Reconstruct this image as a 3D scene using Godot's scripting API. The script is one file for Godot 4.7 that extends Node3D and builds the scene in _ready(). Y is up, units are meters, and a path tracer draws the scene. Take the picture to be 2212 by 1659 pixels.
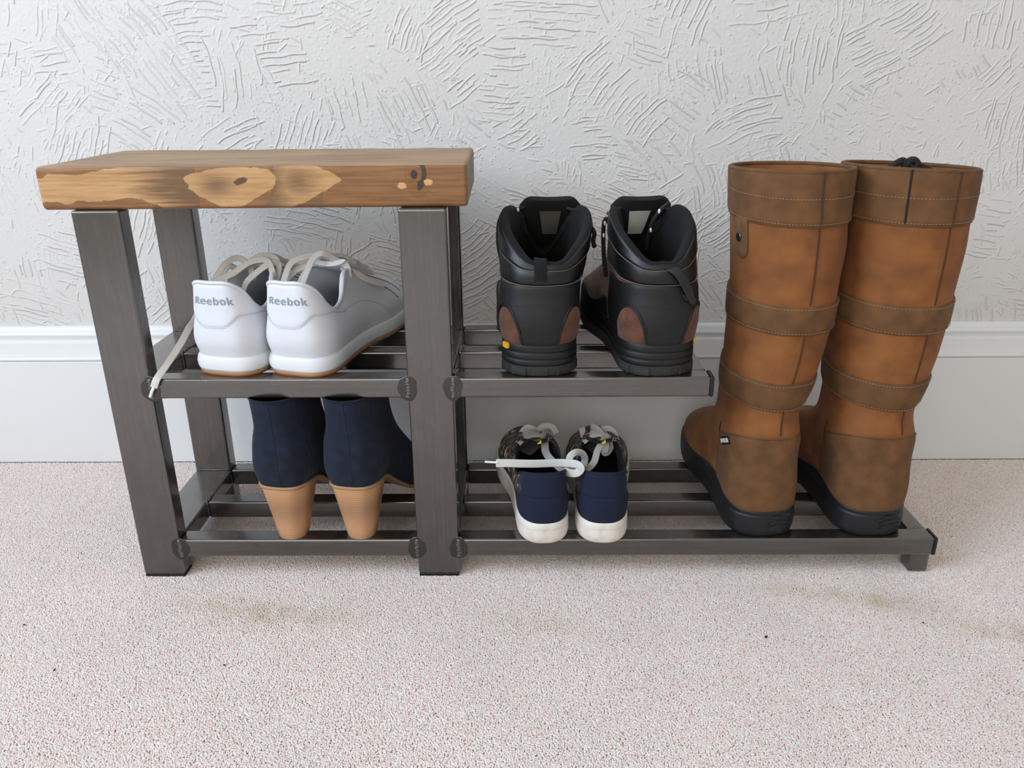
extends Node3D
# A shoe bench of welded steel tube with a timber seat, five pairs of shoes on its two shelves,
# a white skirting board, a wallpapered wall with trowelled relief, and a pale pink carpet.

const H1 := 0.0512      # top of the lower shelf
const H2 := 0.2577      # top of the upper shelf
const HS := 0.4425      # underside of the seat
const TS := 0.0235      # side of the thin tube
const PW := 0.05        # width of a post
const PX := 0.336       # where the second pair of posts starts
const RD := 0.2065      # depth of the frame
const E1 := 0.9588      # free end of the lower shelf
const E2 := 0.6752      # free end of the upper shelf
const WALL := -0.328
const SKIRT := -0.313

var M := {}
var rng := RandomNumberGenerator.new()


func _ready() -> void:
	# camera
	var cam := Camera3D.new()
	cam.name = "camera"
	cam.position = Vector3(0.4594, 0.5626, 0.8116)
	cam.basis = Basis(Vector3.UP, 0.00962) * Basis(Vector3.RIGHT, -0.36698) * Basis(Vector3.BACK, -0.00774)
	cam.fov = 52.06
	cam.near = 0.02
	cam.far = 60.0
	add_child(cam)
	cam.current = true
	# sky and exposure
	var env := Environment.new()
	env.background_mode = Environment.BG_SKY
	var sky := Sky.new()
	var psm := ProceduralSkyMaterial.new()
	psm.sky_top_color = Color(0.62, 0.72, 0.86)
	psm.sky_horizon_color = Color(0.85, 0.88, 0.92)
	psm.ground_bottom_color = Color(0.45, 0.46, 0.42)
	psm.ground_horizon_color = Color(0.7, 0.72, 0.7)
	psm.sun_angle_max = 1.0
	psm.energy_multiplier = 1.0
	sky.sky_material = psm
	env.sky = sky
	env.ambient_light_source = Environment.AMBIENT_SOURCE_SKY
	env.tonemap_mode = Environment.TONE_MAPPER_LINEAR
	env.tonemap_exposure = 0.885
	env.sdfgi_enabled = true
	env.ssao_enabled = true
	env.ssil_enabled = true
	var we := WorldEnvironment.new()
	we.name = "world_environment"
	we.environment = env
	add_child(we)
	# daylight that comes in through the two windows
	daylight("side_window_daylight", Vector3(-1.28, 1.50, 1.10), Vector3(0.35, 0.10, -0.05), Vector2(1.3, 1.25), Color(0.825, 0.905, 1.0), 6.1)
	daylight("front_window_daylight", Vector3(-0.15, 1.55, 2.92), Vector3(0.5, 0.3, 0.0), Vector2(1.9, 1.25), Color(1.0, 0.96, 0.90), 2.9)

	rng.seed = 77123
	make_materials()
	build_room()
	build_carpet()
	build_rack()
	build_trainers()
	build_ankle_boots()
	build_hiking_boots()
	build_canvas_shoes()
	build_tall_boots()


func daylight(called: String, at: Vector3, to: Vector3, size: Vector2, tint: Color, energy: float) -> void:
	var l := AreaLight3D.new()
	l.name = called
	l.area_size = size
	l.area_normalize_energy = true
	l.light_color = tint
	l.light_energy = energy
	l.shadow_enabled = true
	l.area_range = 12.0
	l.area_attenuation = 2.0
	add_child(l)
	l.look_at_from_position(at, Vector3(to.x, at.y, at.z) if absf(at.x + 1.28) < 0.01 else Vector3(at.x, at.y, to.z))


# ---------------------------------------------------------------- mesh building
class Mb:
	var v := PackedVector3Array()
	var n := PackedVector3Array()
	var t := PackedVector2Array()
	var ix := PackedInt32Array()

	# rows of points; a closed row joins its end to its start; caps close the first and last row
	func grid(rows: Array, closed := true, cap0 := false, cap1 := false, us := 1.0, vs := 1.0) -> void:
		var R := rows.size()
		var C: int = rows[0].size()
		var nn := PackedVector3Array()
		nn.resize(R * C)
		var cc := C if closed else C - 1
		var vol := 0.0
		var mid := Vector3.ZERO
		for r in R:
			mid += rows[r][0] + rows[r][C / 2]
		mid /= 2.0 * R
		for r in R - 1:
			var A: PackedVector3Array = rows[r]
			var B: PackedVector3Array = rows[r + 1]
			for c in cc:
				var d := (c + 1) % C
				var f := (B[d] - A[c]).cross(B[c] - A[d])
				nn[r * C + c] += f
				nn[r * C + d] += f
				nn[r * C + C + c] += f
				nn[r * C + C + d] += f
				vol += f.dot((A[c] + B[d]) * 0.5 - mid)
		var flip := vol > 0.0
		var sg := 1.0 if flip else -1.0
		var base := v.size()
		var W := C + 1 if closed else C
		var ul := PackedFloat32Array()
		ul.resize(W)
		var mrow: PackedVector3Array = rows[R / 2]
		for c in range(1, W):
			ul[c] = ul[c - 1] + mrow[c % C].distance_to(mrow[c - 1])
		var vl := 0.0
		for r in R:
			var A: PackedVector3Array = rows[r]
			if r > 0:
				vl += A[C / 4].distance_to(rows[r - 1][C / 4])
			for c in W:
				v.append(A[c % C])
				n.append((nn[r * C + c % C] * sg).normalized())
				t.append(Vector2(ul[c] * us, vl * vs))
		for r in R - 1:
			for c in cc:
				var a := base + r * W + c
				quad(a, a + 1, a + W + 1, a + W, flip)
		if cap0:
			fan(rows[0], mid)
		if cap1:
			fan(rows[R - 1], mid)

	func quad(a: int, b: int, c: int, d: int, flip: bool) -> void:
		if flip:
			ix.append_array(PackedInt32Array([a, c, b, a, d, c]))
		else:
			ix.append_array(PackedInt32Array([a, b, c, a, c, d]))

	func fan(row: PackedVector3Array, away_from: Vector3) -> void:
		var c := Vector3.ZERO
		for p in row:
			c += p
		c /= row.size()
		var s := Vector3.ZERO
		for i in row.size():
			s += (row[i] - c).cross(row[(i + 1) % row.size()] - c)
		var out := s.normalized()
		var flip := out.dot(c - away_from) > 0.0
		if not flip:
			out = -out
		var b := v.size()
		v.append(c)
		n.append(out)
		t.append(Vector2(c.x, c.z))
		for p in row:
			v.append(p)
			n.append(out)
			t.append(Vector2(p.x, p.z))
		for i in row.size():
			var j := (i + 1) % row.size()
			if flip:
				ix.append_array(PackedInt32Array([b, b + 1 + j, b + 1 + i]))
			else:
				ix.append_array(PackedInt32Array([b, b + 1 + i, b + 1 + j]))

	# plain box with flat faces, uv in metres
	func box(lo: Vector3, hi: Vector3) -> void:
		for ax in 3:
			for s in 2:
				var o := Vector3.ZERO
				o[ax] = 1.0 if s else -1.0
				var a := (ax + 1) % 3
				var b := (ax + 2) % 3
				var q := []
				for k in [[0, 0], [1, 0], [1, 1], [0, 1]]:
					var p := Vector3.ZERO
					p[ax] = hi[ax] if s else lo[ax]
					p[a] = hi[a] if k[0] else lo[a]
					p[b] = hi[b] if k[1] else lo[b]
					q.append(p)
				var base := v.size()
				for p in q:
					v.append(p)
					n.append(o)
					t.append(Vector2(p.z, -p.y) if ax == 0 else (Vector2(p.x, p.z) if ax == 1 else Vector2(p.x, -p.y)))
				quad(base, base + 1, base + 2, base + 3, s == 1)

	# box with rounded edges, long axis 0/1/2; uv.x runs along the long axis
	func rbox(c: Vector3, size: Vector3, r: float, axis := 0, seg := 3) -> void:
		var a := (axis + 1) % 3
		var b := (axis + 2) % 3
		var rows := []
		for k in seg + 1:
			var w := PI / 2 * k / seg
			rows.append([-size[axis] / 2 + r - r * cos(w), r - r * sin(w)])
		for k in range(seg, -1, -1):
			var w := PI / 2 * k / seg
			rows.append([size[axis] / 2 - r + r * cos(w), r - r * sin(w)])
		var out := []
		for e in rows:
			var ring := PackedVector3Array()
			for q in 4:
				for k in seg + 1:
					var w := PI / 2 * (q + float(k) / seg)
					var ca: float = [1.0, -1.0, -1.0, 1.0][q] * (size[a] / 2 - r)
					var cb: float = [1.0, 1.0, -1.0, -1.0][q] * (size[b] / 2 - r)
					var p := Vector3.ZERO
					p[axis] = c[axis] + e[0]
					p[a] = c[a] + ca + (r - e[1]) * cos(w)
					p[b] = c[b] + cb + (r - e[1]) * sin(w)
					ring.append(p)
			out.append(ring)
		grid(out, true, true, true)
		# uv: along the axis, then round it
		var W: int = out[0].size() + 1
		var first: int = v.size() - 2 * (out[0].size() + 1) - W * out.size()
		for i in W * out.size():
			var p := v[first + i]
			t[first + i] = Vector2(p[axis], t[first + i].x)

	func tube(pts: Array, r: float, closed := false, sides := 8, taper := false, squash := 1.0) -> void:
		var rows := []
		var N := pts.size()
		for i in N:
			var a: Vector3 = pts[(i - 1 + N) % N] if closed else pts[maxi(i - 1, 0)]
			var b: Vector3 = pts[(i + 1) % N] if closed else pts[mini(i + 1, N - 1)]
			var T := (b - a).normalized()
			var up := Vector3.UP if absf(T.y) < 0.95 else Vector3.BACK
			var S := T.cross(up).normalized()
			var U := S.cross(T)
			var rr := r
			if taper and (i == 0 or i == N - 1):
				rr = r * 0.45
			var ring := PackedVector3Array()
			for k in sides:
				var w := TAU * k / sides
				ring.append(pts[i] + S * cos(w) * rr + U * sin(w) * rr * squash)
			rows.append(ring)
		if closed:
			rows.append(rows[0])
		grid(rows, true, not closed, not closed)

	# flat band with rounded edges
	func ribbon(pts: Array, w: float, th: float, face := Vector3(0, 0.35, 1), faces := []) -> void:
		var rows := []
		var N := pts.size()
		for i in N:
			var a: Vector3 = pts[maxi(i - 1, 0)]
			var b: Vector3 = pts[mini(i + 1, N - 1)]
			var T := (b - a).normalized()
			var F: Vector3 = face if faces.is_empty() else faces[i]
			var B := T.cross(F)
			if B.length() < 0.05:
				B = T.cross(Vector3(0.3, 1, 0.2))
			B = B.normalized()
			var U := B.cross(T).normalized()
			var ring := PackedVector3Array()
			for k in [[1, 0.0], [0.86, 0.8], [0.4, 1.0], [-0.4, 1.0], [-0.86, 0.8], [-1, 0.0], [-0.86, -0.8], [-0.4, -1.0], [0.4, -1.0], [0.86, -0.8]]:
				ring.append(pts[i] + B * k[0] * w / 2 + U * k[1] * th / 2)
			rows.append(ring)
		grid(rows, true, true, true)

	func blob(c: Vector3, r: Vector3, rows_n := 6, sides := 10) -> void:
		var rows := []
		for i in rows_n + 1:
			var w := PI * (0.02 + 0.96 * i / rows_n)
			var ring := PackedVector3Array()
			for k in sides:
				var q := TAU * k / sides
				ring.append(c + Vector3(r.x * sin(w) * cos(q), r.y * cos(w), r.z * sin(w) * sin(q)))
			rows.append(ring)
		grid(rows, true, true, true)

	func mesh() -> ArrayMesh:
		var a := []
		a.resize(Mesh.ARRAY_MAX)
		a[Mesh.ARRAY_VERTEX] = v
		a[Mesh.ARRAY_NORMAL] = n
		a[Mesh.ARRAY_TEX_UV] = t
		a[Mesh.ARRAY_INDEX] = ix
		var m := ArrayMesh.new()
		m.add_surface_from_arrays(Mesh.PRIMITIVE_TRIANGLES, a)
		return m


static func cm(p0: Vector3, p1: Vector3, p2: Vector3, p3: Vector3, t: float) -> Vector3:
	return 0.5 * (2.0 * p1 + (p2 - p0) * t + (2.0 * p0 - 5.0 * p1 + 4.0 * p2 - p3) * t * t + (3.0 * p1 - p0 - 3.0 * p2 + p3) * t * t * t)


# smooth curve through points
static func curve(p: Array, per := 8) -> Array:
	var out := []
	for i in p.size() - 1:
		for k in per:
			out.append(cm(p[maxi(i - 1, 0)], p[i], p[i + 1], p[mini(i + 2, p.size() - 1)], float(k) / per))
	out.append(p[-1])
	return out


# a skin stretched over rings; u runs round (0 heel, 0.25 one side, 0.5 toe), v from ring to ring
class Surf:
	var rings: Array = []
	var N := 0

	func at(u: float, w: float) -> Vector3:
		var K := rings.size()
		w = clampf(w, 0.0, K - 1.0)
		var k := mini(int(w), K - 2)
		var f := fposmod(u, 1.0) * N
		var i := int(f) % N
		var fu := f - floorf(f)
		var p := []
		for d in [-1, 0, 1, 2]:
			var R: PackedVector3Array = rings[clampi(k + d, 0, K - 1)]
			p.append(R[i].lerp(R[(i + 1) % N], fu))
		# the ends go on straight
		if k == 0:
			p[0] = p[1] * 2.0 - p[2]
		if k == K - 2:
			p[3] = p[2] * 2.0 - p[1]
		var t := w - k
		return 0.5 * (2.0 * p[1] + (p[2] - p[0]) * t + (2.0 * p[0] - 5.0 * p[1] + 4.0 * p[2] - p[3]) * t * t + (3.0 * p[1] - p[0] - 3.0 * p[2] + p[3]) * t * t * t)

	func nrm(u: float, w: float) -> Vector3:
		var K := rings.size() - 1.0
		var a := at(u + 0.012, w) - at(u - 0.012, w)
		var b := at(u, minf(w + 0.06, K)) - at(u, maxf(w - 0.06, 0.0))
		var x := a.cross(b).normalized()
		return -x if SG * 1.0 < 0.0 else x

	var SG := 1.0

	func out(u: float, w: float, d: float) -> Vector3:
		return at(u, w) + nrm(u, w) * d

	func vy(u: float, y: float, lo: float, hi: float) -> float:
		for k in 18:
			var m := (lo + hi) / 2
			if at(u, m).y < y:
				lo = m
			else:
				hi = m
		return (lo + hi) / 2

	func rows(per: int, v0 := 0.0, v1 := -1.0) -> Array:
		if v1 < 0.0:
			v1 = rings.size() - 1.0
		var n := maxi(2, int((v1 - v0) * per))
		var o := []
		for r in n + 1:
			var w := v0 + (v1 - v0) * r / n
			var ring := PackedVector3Array()
			for i in N:
				ring.append(at(float(i) / N, w))
			o.append(ring)
		return o


# keys: [forward, up, side] in millimetres from the heel's middle to the toe's middle, mirrored to the other side
func ring(keys: Array, n := 112, bend := 0.0, sx := 0.0) -> PackedVector3Array:
	var L: float = keys[-1][0]
	var loop := []
	for k in keys:
		loop.append(Vector3(k[2], k[1], -k[0]))
	for i in range(keys.size() - 2, 0, -1):
		var k = keys[i]
		loop.append(Vector3(-k[2], k[1], -k[0]))
	var out := PackedVector3Array()
	var S := loop.size()
	for i in n:
		var f := float(i) / n * S
		var j := int(f)
		var p := cm(loop[(j - 1 + S) % S], loop[j % S], loop[(j + 1) % S], loop[(j + 2) % S], f - j)
		p.x += sx + bend * pow(clampf(-p.z / 280.0, 0.0, 1.2), 2.0)
		out.append(p * 0.001)
	return out


# an outline [forward, side] set in by some millimetres, at a height, with the toe sprung up
func at_height(line: Array, inset: float, y: float, spring := 0.0) -> Array:
	var out := []
	var L: float = line[-1][0]
	for k in line:
		var s: float = k[0] / L
		var d: float = k[0] + inset * (1.0 - 2.0 * s)
		var x: float = maxf(0.0, k[1] - inset * signf(k[1]))
		out.append([d, y + spring * pow(maxf(0.0, (s - 0.55) / 0.45), 2.0), x])
	return out


func skin(keys: Array, bend := 0.0, rough_by := 0.0, seed_n := 1) -> Surf:
	var s := Surf.new()
	s.N = 112
	for k in keys:
		s.rings.append(ring(k, s.N, bend) if k is Array else k)
	var noise := FastNoiseLite.new()
	noise.seed = seed_n
	noise.frequency = 22.0
	if rough_by > 0.0:
		for r in range(1, s.rings.size()):
			var R: PackedVector3Array = s.rings[r]
			var c := Vector3.ZERO
			for p in R:
				c += p
			c /= R.size()
			for i in R.size():
				var d := R[i] - c
				d.y = 0.0
				R[i] += d.normalized() * noise.get_noise_3dv(R[i]) * rough_by * 0.001
			s.rings[r] = R
	# outward or not?
	var K := s.rings.size() / 2
	s.SG = 1.0
	if s.nrm(0.0, K - 0.5).z < 0.0:
		s.SG = -1.0
	return s


# a slab that lies on a skin between two heights that may vary round it
func patch(mb: Mb, s: Surf, u0: float, u1: float, nu: int, lo: Callable, hi: Callable, nv: int, off: float, under := -0.0006) -> void:
	var rows := []
	for i in nu + 1:
		var u := lerpf(u0, u1, float(i) / nu)
		var a: float = lo.call(u)
		var b: float = hi.call(u)
		var row := PackedVector3Array()
		for k in nv + 1:
			var w := lerpf(a, b, float(k) / nv)
			var e := off if (k > 0 and k < nv and i > 0 and i < nu) else off * 0.55
			row.append(s.out(u, w, e))
		for k in range(nv, -1, -1):
			row.append(s.out(u, lerpf(a, b, float(k) / nv), under))
		rows.append(row)
	mb.grid(rows, true, true, true)


# a band all the way round
func band(mb: Mb, s: Surf, lo: Callable, hi: Callable, nv: int, off: float, under := -0.0006, n := 96) -> void:
	var rows := []
	for k in nv + 1:
		var row := PackedVector3Array()
		for i in n:
			var u := float(i) / n
			var a: float = lo.call(u)
			var b: float = hi.call(u)
			row.append(s.out(u, lerpf(a, b, float(k) / nv), off if k > 0 and k < nv else off * 0.6))
		rows.append(row)
	var under_hi := PackedVector3Array()
	var under_lo := PackedVector3Array()
	for i in n:
		var u := float(i) / n
		under_lo.append(s.out(u, lo.call(u), under))
		under_hi.append(s.out(u, hi.call(u), under))
	rows.push_front(under_lo)
	rows.append(under_hi)
	mb.grid(rows, true)


func line_on(s: Surf, uv: Array, off: float, per := 10) -> Array:
	var p := []
	for k in uv:
		p.append(Vector3(k[0], k[1], 0))
	var out := []
	for q in curve(p, per):
		out.append(s.out(q.x, q.y, off))
	return out


# a row of stitches along a line
func stitches(mb: Mb, pts: Array, step: float, long: float, r: float) -> void:
	var left := 0.0
	for i in pts.size() - 1:
		var a: Vector3 = pts[i]
		var b: Vector3 = pts[i + 1]
		var L := a.distance_to(b)
		if L < 1e-6:
			continue
		var d := left
		while d < L:
			var p := a.lerp(b, d / L)
			var q := p + (b - a) / L * long
			mb.tube([p, q], r, false, 4)
			d += step
		left = d - L


# lettering bent onto a skin
func lettering(mb: Mb, s: Surf, words: String, u0: float, w0: float, high: float, off: float, bold := 800, slant := 0.0, stretch := 1.0, deep := 0.0008) -> void:
	var f := SystemFont.new()
	f.font_names = PackedStringArray(["Droid Sans"])
	f.font_weight = bold
	var tm := TextMesh.new()
	tm.text = words
	tm.font = f
	tm.font_size = 64
	tm.pixel_size = high / 46.0
	tm.depth = deep
	tm.curve_step = 2.0
	var a := tm.get_mesh_arrays()
	var pv: PackedVector3Array = a[Mesh.ARRAY_VERTEX]
	var pi: PackedInt32Array = a[Mesh.ARRAY_INDEX]
	var du := s.at(u0 + 0.01, w0).distance_to(s.at(u0 - 0.01, w0)) / 0.02
	var dv := s.at(u0, w0 + 0.05).distance_to(s.at(u0, w0 - 0.05)) / 0.1
	var base := mb.v.size()
	for p in pv:
		var u := u0 + p.x * stretch / du
		var w := w0 + (p.y + slant * p.x) / dv
		mb.v.append(s.out(u, w, off + p.z))
		mb.n.append(s.nrm(u, w))
		mb.t.append(Vector2.ZERO)
	for i in pi:
		mb.ix.append(base + i)


# ---------------------------------------------------------------- things and parts
func obj(called: String, mb: Mb, m: Material, parent: Node = null, label := "") -> MeshInstance3D:
	var o := MeshInstance3D.new()
	o.name = called
	o.mesh = mb.mesh()
	o.material_override = m
	if label:
		o.set_meta("label", label)
	if called in ["stitching", "lace_fleck"]:
		o.set_meta("kind", "stuff")
	(parent if parent else self).add_child(o, true)
	return o


func thing(called: String, label: String, category: String, at := Vector3.ZERO, turn := 0.0, group := "") -> Node3D:
	var o := Node3D.new()
	o.name = called
	o.position = at
	o.rotation_degrees.y = turn
	o.set_meta("label", label)
	o.set_meta("category", category)
	if group:
		o.set_meta("group", group)
	add_child(o, true)
	return o


func structure(called: String, mb: Mb, m: Material, label: String) -> MeshInstance3D:
	var o := obj(called, mb, m)
	o.set_meta("kind", "structure")
	o.set_meta("label", label)
	return o


# points given in millimetres of the room, brought into a thing's own axes
func own(o: Node3D, pts: Array) -> Array:
	var inv := o.transform.affine_inverse()
	var out := []
	for p in pts:
		out.append(inv * (p * 0.001))
	return out


func V(x: float, y: float, z: float) -> Vector3:
	return Vector3(x, y, z)


# ---------------------------------------------------------------- materials
func noise_image(size: int, f: float, oct: int, seed_n: int, type := FastNoiseLite.TYPE_SIMPLEX_SMOOTH) -> Image:
	var n := FastNoiseLite.new()
	n.noise_type = type
	n.seed = seed_n
	n.frequency = f
	n.fractal_octaves = oct
	return n.get_seamless_image(size, size)


func bump_tex(size: int, f: float, oct: int, seed_n: int, type := FastNoiseLite.TYPE_SIMPLEX_SMOOTH) -> Texture2D:
	return ImageTexture.create_from_image(noise_image(size, f, oct, seed_n, type))


# a texture that runs between colours by a noise
func tint_tex(size: int, f: float, oct: int, seed_n: int, ramp: Array) -> Texture2D:
	var src := noise_image(size, f, oct, seed_n).get_data()
	var g := Gradient.new()
	g.offsets = PackedFloat32Array([])
	g.colors = PackedColorArray([])
	var offs := PackedFloat32Array()
	var cols := PackedColorArray()
	for k in ramp.size():
		offs.append(float(k) / (ramp.size() - 1))
		cols.append(ramp[k])
	g.offsets = offs
	g.colors = cols
	var lut := PackedByteArray()
	for i in 256:
		var c := g.sample(clampf((i / 255.0 - 0.5) * 1.5 + 0.5, 0.0, 1.0))
		lut.append_array(PackedByteArray([int(c.r * 255), int(c.g * 255), int(c.b * 255)]))
	var out := PackedByteArray()
	out.resize(size * size * 3)
	for i in size * size:
		var b := src[i] * 3
		out[i * 3] = lut[b]
		out[i * 3 + 1] = lut[b + 1]
		out[i * 3 + 2] = lut[b + 2]
	return ImageTexture.create_from_image(Image.create_from_data(size, size, false, Image.FORMAT_RGB8, out))


func mat(c: Color, rough := 0.7, metal := 0.0) -> StandardMaterial3D:
	var m := StandardMaterial3D.new()
	m.albedo_color = c
	m.roughness = rough
	m.metallic = metal
	return m


func tri(m: StandardMaterial3D, per_metre: float) -> StandardMaterial3D:
	m.uv1_triplanar = true
	m.uv1_scale = Vector3.ONE * per_metre
	m.uv1_triplanar_sharpness = 4.0
	return m


func relief(m: StandardMaterial3D, t: Texture2D, cm_high: float) -> StandardMaterial3D:
	m.heightmap_enabled = true
	m.heightmap_texture = t
	m.heightmap_scale = cm_high
	return m


func cloth(m: StandardMaterial3D, r := 0.3, tint := 0.6) -> StandardMaterial3D:
	m.rim_enabled = true
	m.rim = r
	m.rim_tint = tint
	return m


func make_materials() -> void:
	var fine := bump_tex(256, 0.09, 3, 5)
	var grain := bump_tex(256, 0.03, 4, 9)
	M.fine = fine
	# steel
	M.steel = steel_mat(Color(0.85, 0.84, 0.82))
	M.weld = relief(tri(mat(Color(0.42, 0.42, 0.415), 0.3, 0.9), 60), fine, 0.03)
	M.burn = mat(Color(0.33, 0.325, 0.315), 0.3, 0.9)
	M.black_plastic = mat(Color(0.05, 0.05, 0.052), 0.45)
	# room
	M.paint = relief(mat(Color(0.92, 0.92, 0.915), 0.42), grain, 0.004)
	M.plain_wall = mat(Color(0.86, 0.84, 0.80), 0.9)
	M.ceiling = mat(Color(0.93, 0.93, 0.92), 0.9)
	M.frame = mat(Color(0.92, 0.92, 0.92), 0.4)
	M.glass = mat(Color(1, 1, 1, 0.06), 0.02)
	M.glass.transparency = BaseMaterial3D.TRANSPARENCY_ALPHA
	# shoes
	M.white_leather = relief(tri(mat(Color(0.86, 0.865, 0.885), 0.5), 40), fine, 0.006)
	M.white_rubber = relief(tri(mat(Color(0.875, 0.88, 0.89), 0.6), 30), fine, 0.004)
	M.gum = mat(Color(0.70, 0.50, 0.34), 0.6)
	M.white_lining = cloth(tri(mat(Color(0.95, 0.95, 0.96), 0.95), 60))
	M.insole = mat(Color(0.16, 0.17, 0.19), 0.9)
	M.grey_print = mat(Color(0.56, 0.60, 0.61), 0.5, 0.1)
	M.lace = cloth(relief(tri(mat(Color(0.88, 0.86, 0.83), 0.95), 120), fine, 0.01))
	M.aglet = mat(Color(0.93, 0.93, 0.92), 0.3)
	M.thread_grey = mat(Color(0.72, 0.73, 0.74), 0.8)
	M.seam_grey = mat(Color(0.36, 0.37, 0.38), 0.8)
	var suede := tint_tex(256, 0.02, 4, 31, [Color(0.040, 0.068, 0.125), Color(0.055, 0.092, 0.165), Color(0.072, 0.118, 0.205)])
	M.navy_suede = cloth(relief(tri(mat(Color(1, 1, 1), 0.96), 9), grain, 0.02), 0.06, 0.9)
	M.navy_suede.albedo_texture = suede
	M.navy_thread = mat(Color(0.10, 0.145, 0.24), 0.9)
	M.heel_wood = stack_mat()
	M.welt = mat(Color(0.66, 0.52, 0.36), 0.6)
	M.dark_lining = mat(Color(0.05, 0.05, 0.06), 0.95)
	M.black_leather = relief(tri(mat(Color(0.04, 0.042, 0.046), 0.40), 30), fine, 0.006)
	M.black_fabric = cloth(relief(tri(mat(Color(0.035, 0.036, 0.04), 0.95), 60), fine, 0.012), 0.05, 0.6)
	M.black_rubber = relief(tri(mat(Color(0.05, 0.051, 0.054), 0.55), 25), grain, 0.01)
	M.dusty_rubber = relief(tri(mat(Color(0.15, 0.148, 0.135), 0.75), 25), grain, 0.02)
	M.brown_nubuck = cloth(relief(tri(mat(Color(1, 1, 1), 0.95), 9), fine, 0.012), 0.2)
	M.brown_nubuck.albedo_texture = tint_tex(256, 0.02, 4, 61, [Color(0.29, 0.175, 0.12), Color(0.36, 0.22, 0.155), Color(0.42, 0.27, 0.19)])
	M.yellow = mat(Color(0.88, 0.66, 0.10), 0.5)
	M.label_grey = relief(tri(mat(Color(0.42, 0.41, 0.385), 0.45), 60), grain, 0.02)
	M.label_white = relief(tri(mat(Color(0.85, 0.85, 0.83), 0.5), 60), grain, 0.02)
	M.loop_grey = cloth(tri(mat(Color(0.16, 0.165, 0.175), 0.9), 60))
	M.grey_thread = mat(Color(0.42, 0.40, 0.37), 0.8)
	M.navy_canvas = cloth(relief(tri(mat(Color(0.045, 0.085, 0.19), 0.92), 70), fine, 0.012), 0.04, 0.9)
	M.print = print_mat()
	M.cream_rubber = relief(tri(mat(Color(1, 1, 1), 0.65), 12), grain, 0.006)
	M.cream_rubber.albedo_texture = tint_tex(256, 0.014, 4, 71, [Color(0.91, 0.885, 0.845), Color(0.905, 0.88, 0.835), Color(0.86, 0.82, 0.76)])
	M.grey_lace = cloth(relief(tri(mat(Color(0.84, 0.83, 0.81), 0.95), 120), fine, 0.01))
	M.canvas_lining = mat(Color(0.03, 0.033, 0.05), 0.95)
	M.tan_leather = cloth(relief(tri(mat(Color(1, 1, 1), 0.8), 5), grain, 0.012), 0.06, 0.9)
	M.tan_leather.albedo_texture = tint_tex(256, 0.016, 5, 81, [Color(0.45, 0.265, 0.112), Color(0.51, 0.305, 0.13), Color(0.555, 0.34, 0.15)])
	M.olive_leather = cloth(relief(tri(mat(Color(1, 1, 1), 0.85), 6), grain, 0.014), 0.06, 0.9)
	M.olive_leather.albedo_texture = tint_tex(256, 0.02, 5, 91, [Color(0.36, 0.24, 0.125), Color(0.405, 0.27, 0.14), Color(0.45, 0.30, 0.16)])
	M.tan_seam = mat(Color(0.27, 0.165, 0.085), 0.85)
	M.tan_thread = mat(Color(0.62, 0.52, 0.40), 0.8)
	M.boot_rubber = relief(tri(mat(Color(0.085, 0.085, 0.095), 0.5), 25), grain, 0.006)
	M.tag_black = mat(Color(0.03, 0.03, 0.03), 0.7)
	M.tag_white = mat(Color(0.85, 0.85, 0.82), 0.7)
	M.rivet = mat(Color(0.34, 0.35, 0.35), 0.3, 0.9)
	M.bow = mat(Color(0.13, 0.10, 0.10), 0.8)


# bare tube: long draw marks, faint rust and blue blotches
func steel_mat(c: Color) -> StandardMaterial3D:
	var w := 512
	var h := 256
	var n := FastNoiseLite.new()
	n.seed = 3
	n.frequency = 1.0
	n.fractal_octaves = 3
	var out := PackedByteArray()
	out.resize(w * h * 3)
	var rg := PackedByteArray()
	rg.resize(w * h)
	for y in h:
		for x in w:
			# seamless along both ways by walking round circles
			var a := TAU * x / w
			var b := TAU * y / h
			var streak := n.get_noise_3d(cos(b) * 4.5, sin(b) * 4.5, cos(a) * 0.3 + sin(a) * 0.2)
			var blotch := n.get_noise_3d(cos(a) * 1.3 + 7.0, sin(a) * 1.3 + cos(b) * 1.1, sin(b) * 1.1)
			var fine := n.get_noise_3d(cos(b) * 40.0, sin(b) * 40.0, cos(a) * 1.5)
			var l := 0.487 + 0.028 * streak + 0.012 * blotch + 0.005 * fine
			var warm := 0.5 + 0.9 * n.get_noise_3d(cos(b) * 2.2 + 20.0, sin(b) * 2.2, cos(a) * 1.2)
			var i := (y * w + x) * 3
			out[i] = int(clampf(l * (1.0 + 0.03 * warm), 0, 1) * 255)
			out[i + 1] = int(clampf(l * 1.0, 0, 1) * 255)
			out[i + 2] = int(clampf(l * (1.01 - 0.035 * warm), 0, 1) * 255)
			rg[y * w + x] = int(clampf(0.27 + 0.025 * streak + 0.02 * blotch, 0.15, 0.5) * 255)
	var m := mat(c, 1.0, 0.92)
	m.albedo_texture = ImageTexture.create_from_image(Image.create_from_data(w, h, false, Image.FORMAT_RGB8, out))
	m.roughness_texture = ImageTexture.create_from_image(Image.create_from_data(w, h, false, Image.FORMAT_L8, rg))
	m.roughness_texture_channel = BaseMaterial3D.TEXTURE_CHANNEL_RED
	m.uv1_scale = Vector3(3.1, 6.0, 1.0)
	m.clearcoat_enabled = true
	m.clearcoat = 1.0
	m.clearcoat_roughness = 0.12
	return m


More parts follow.
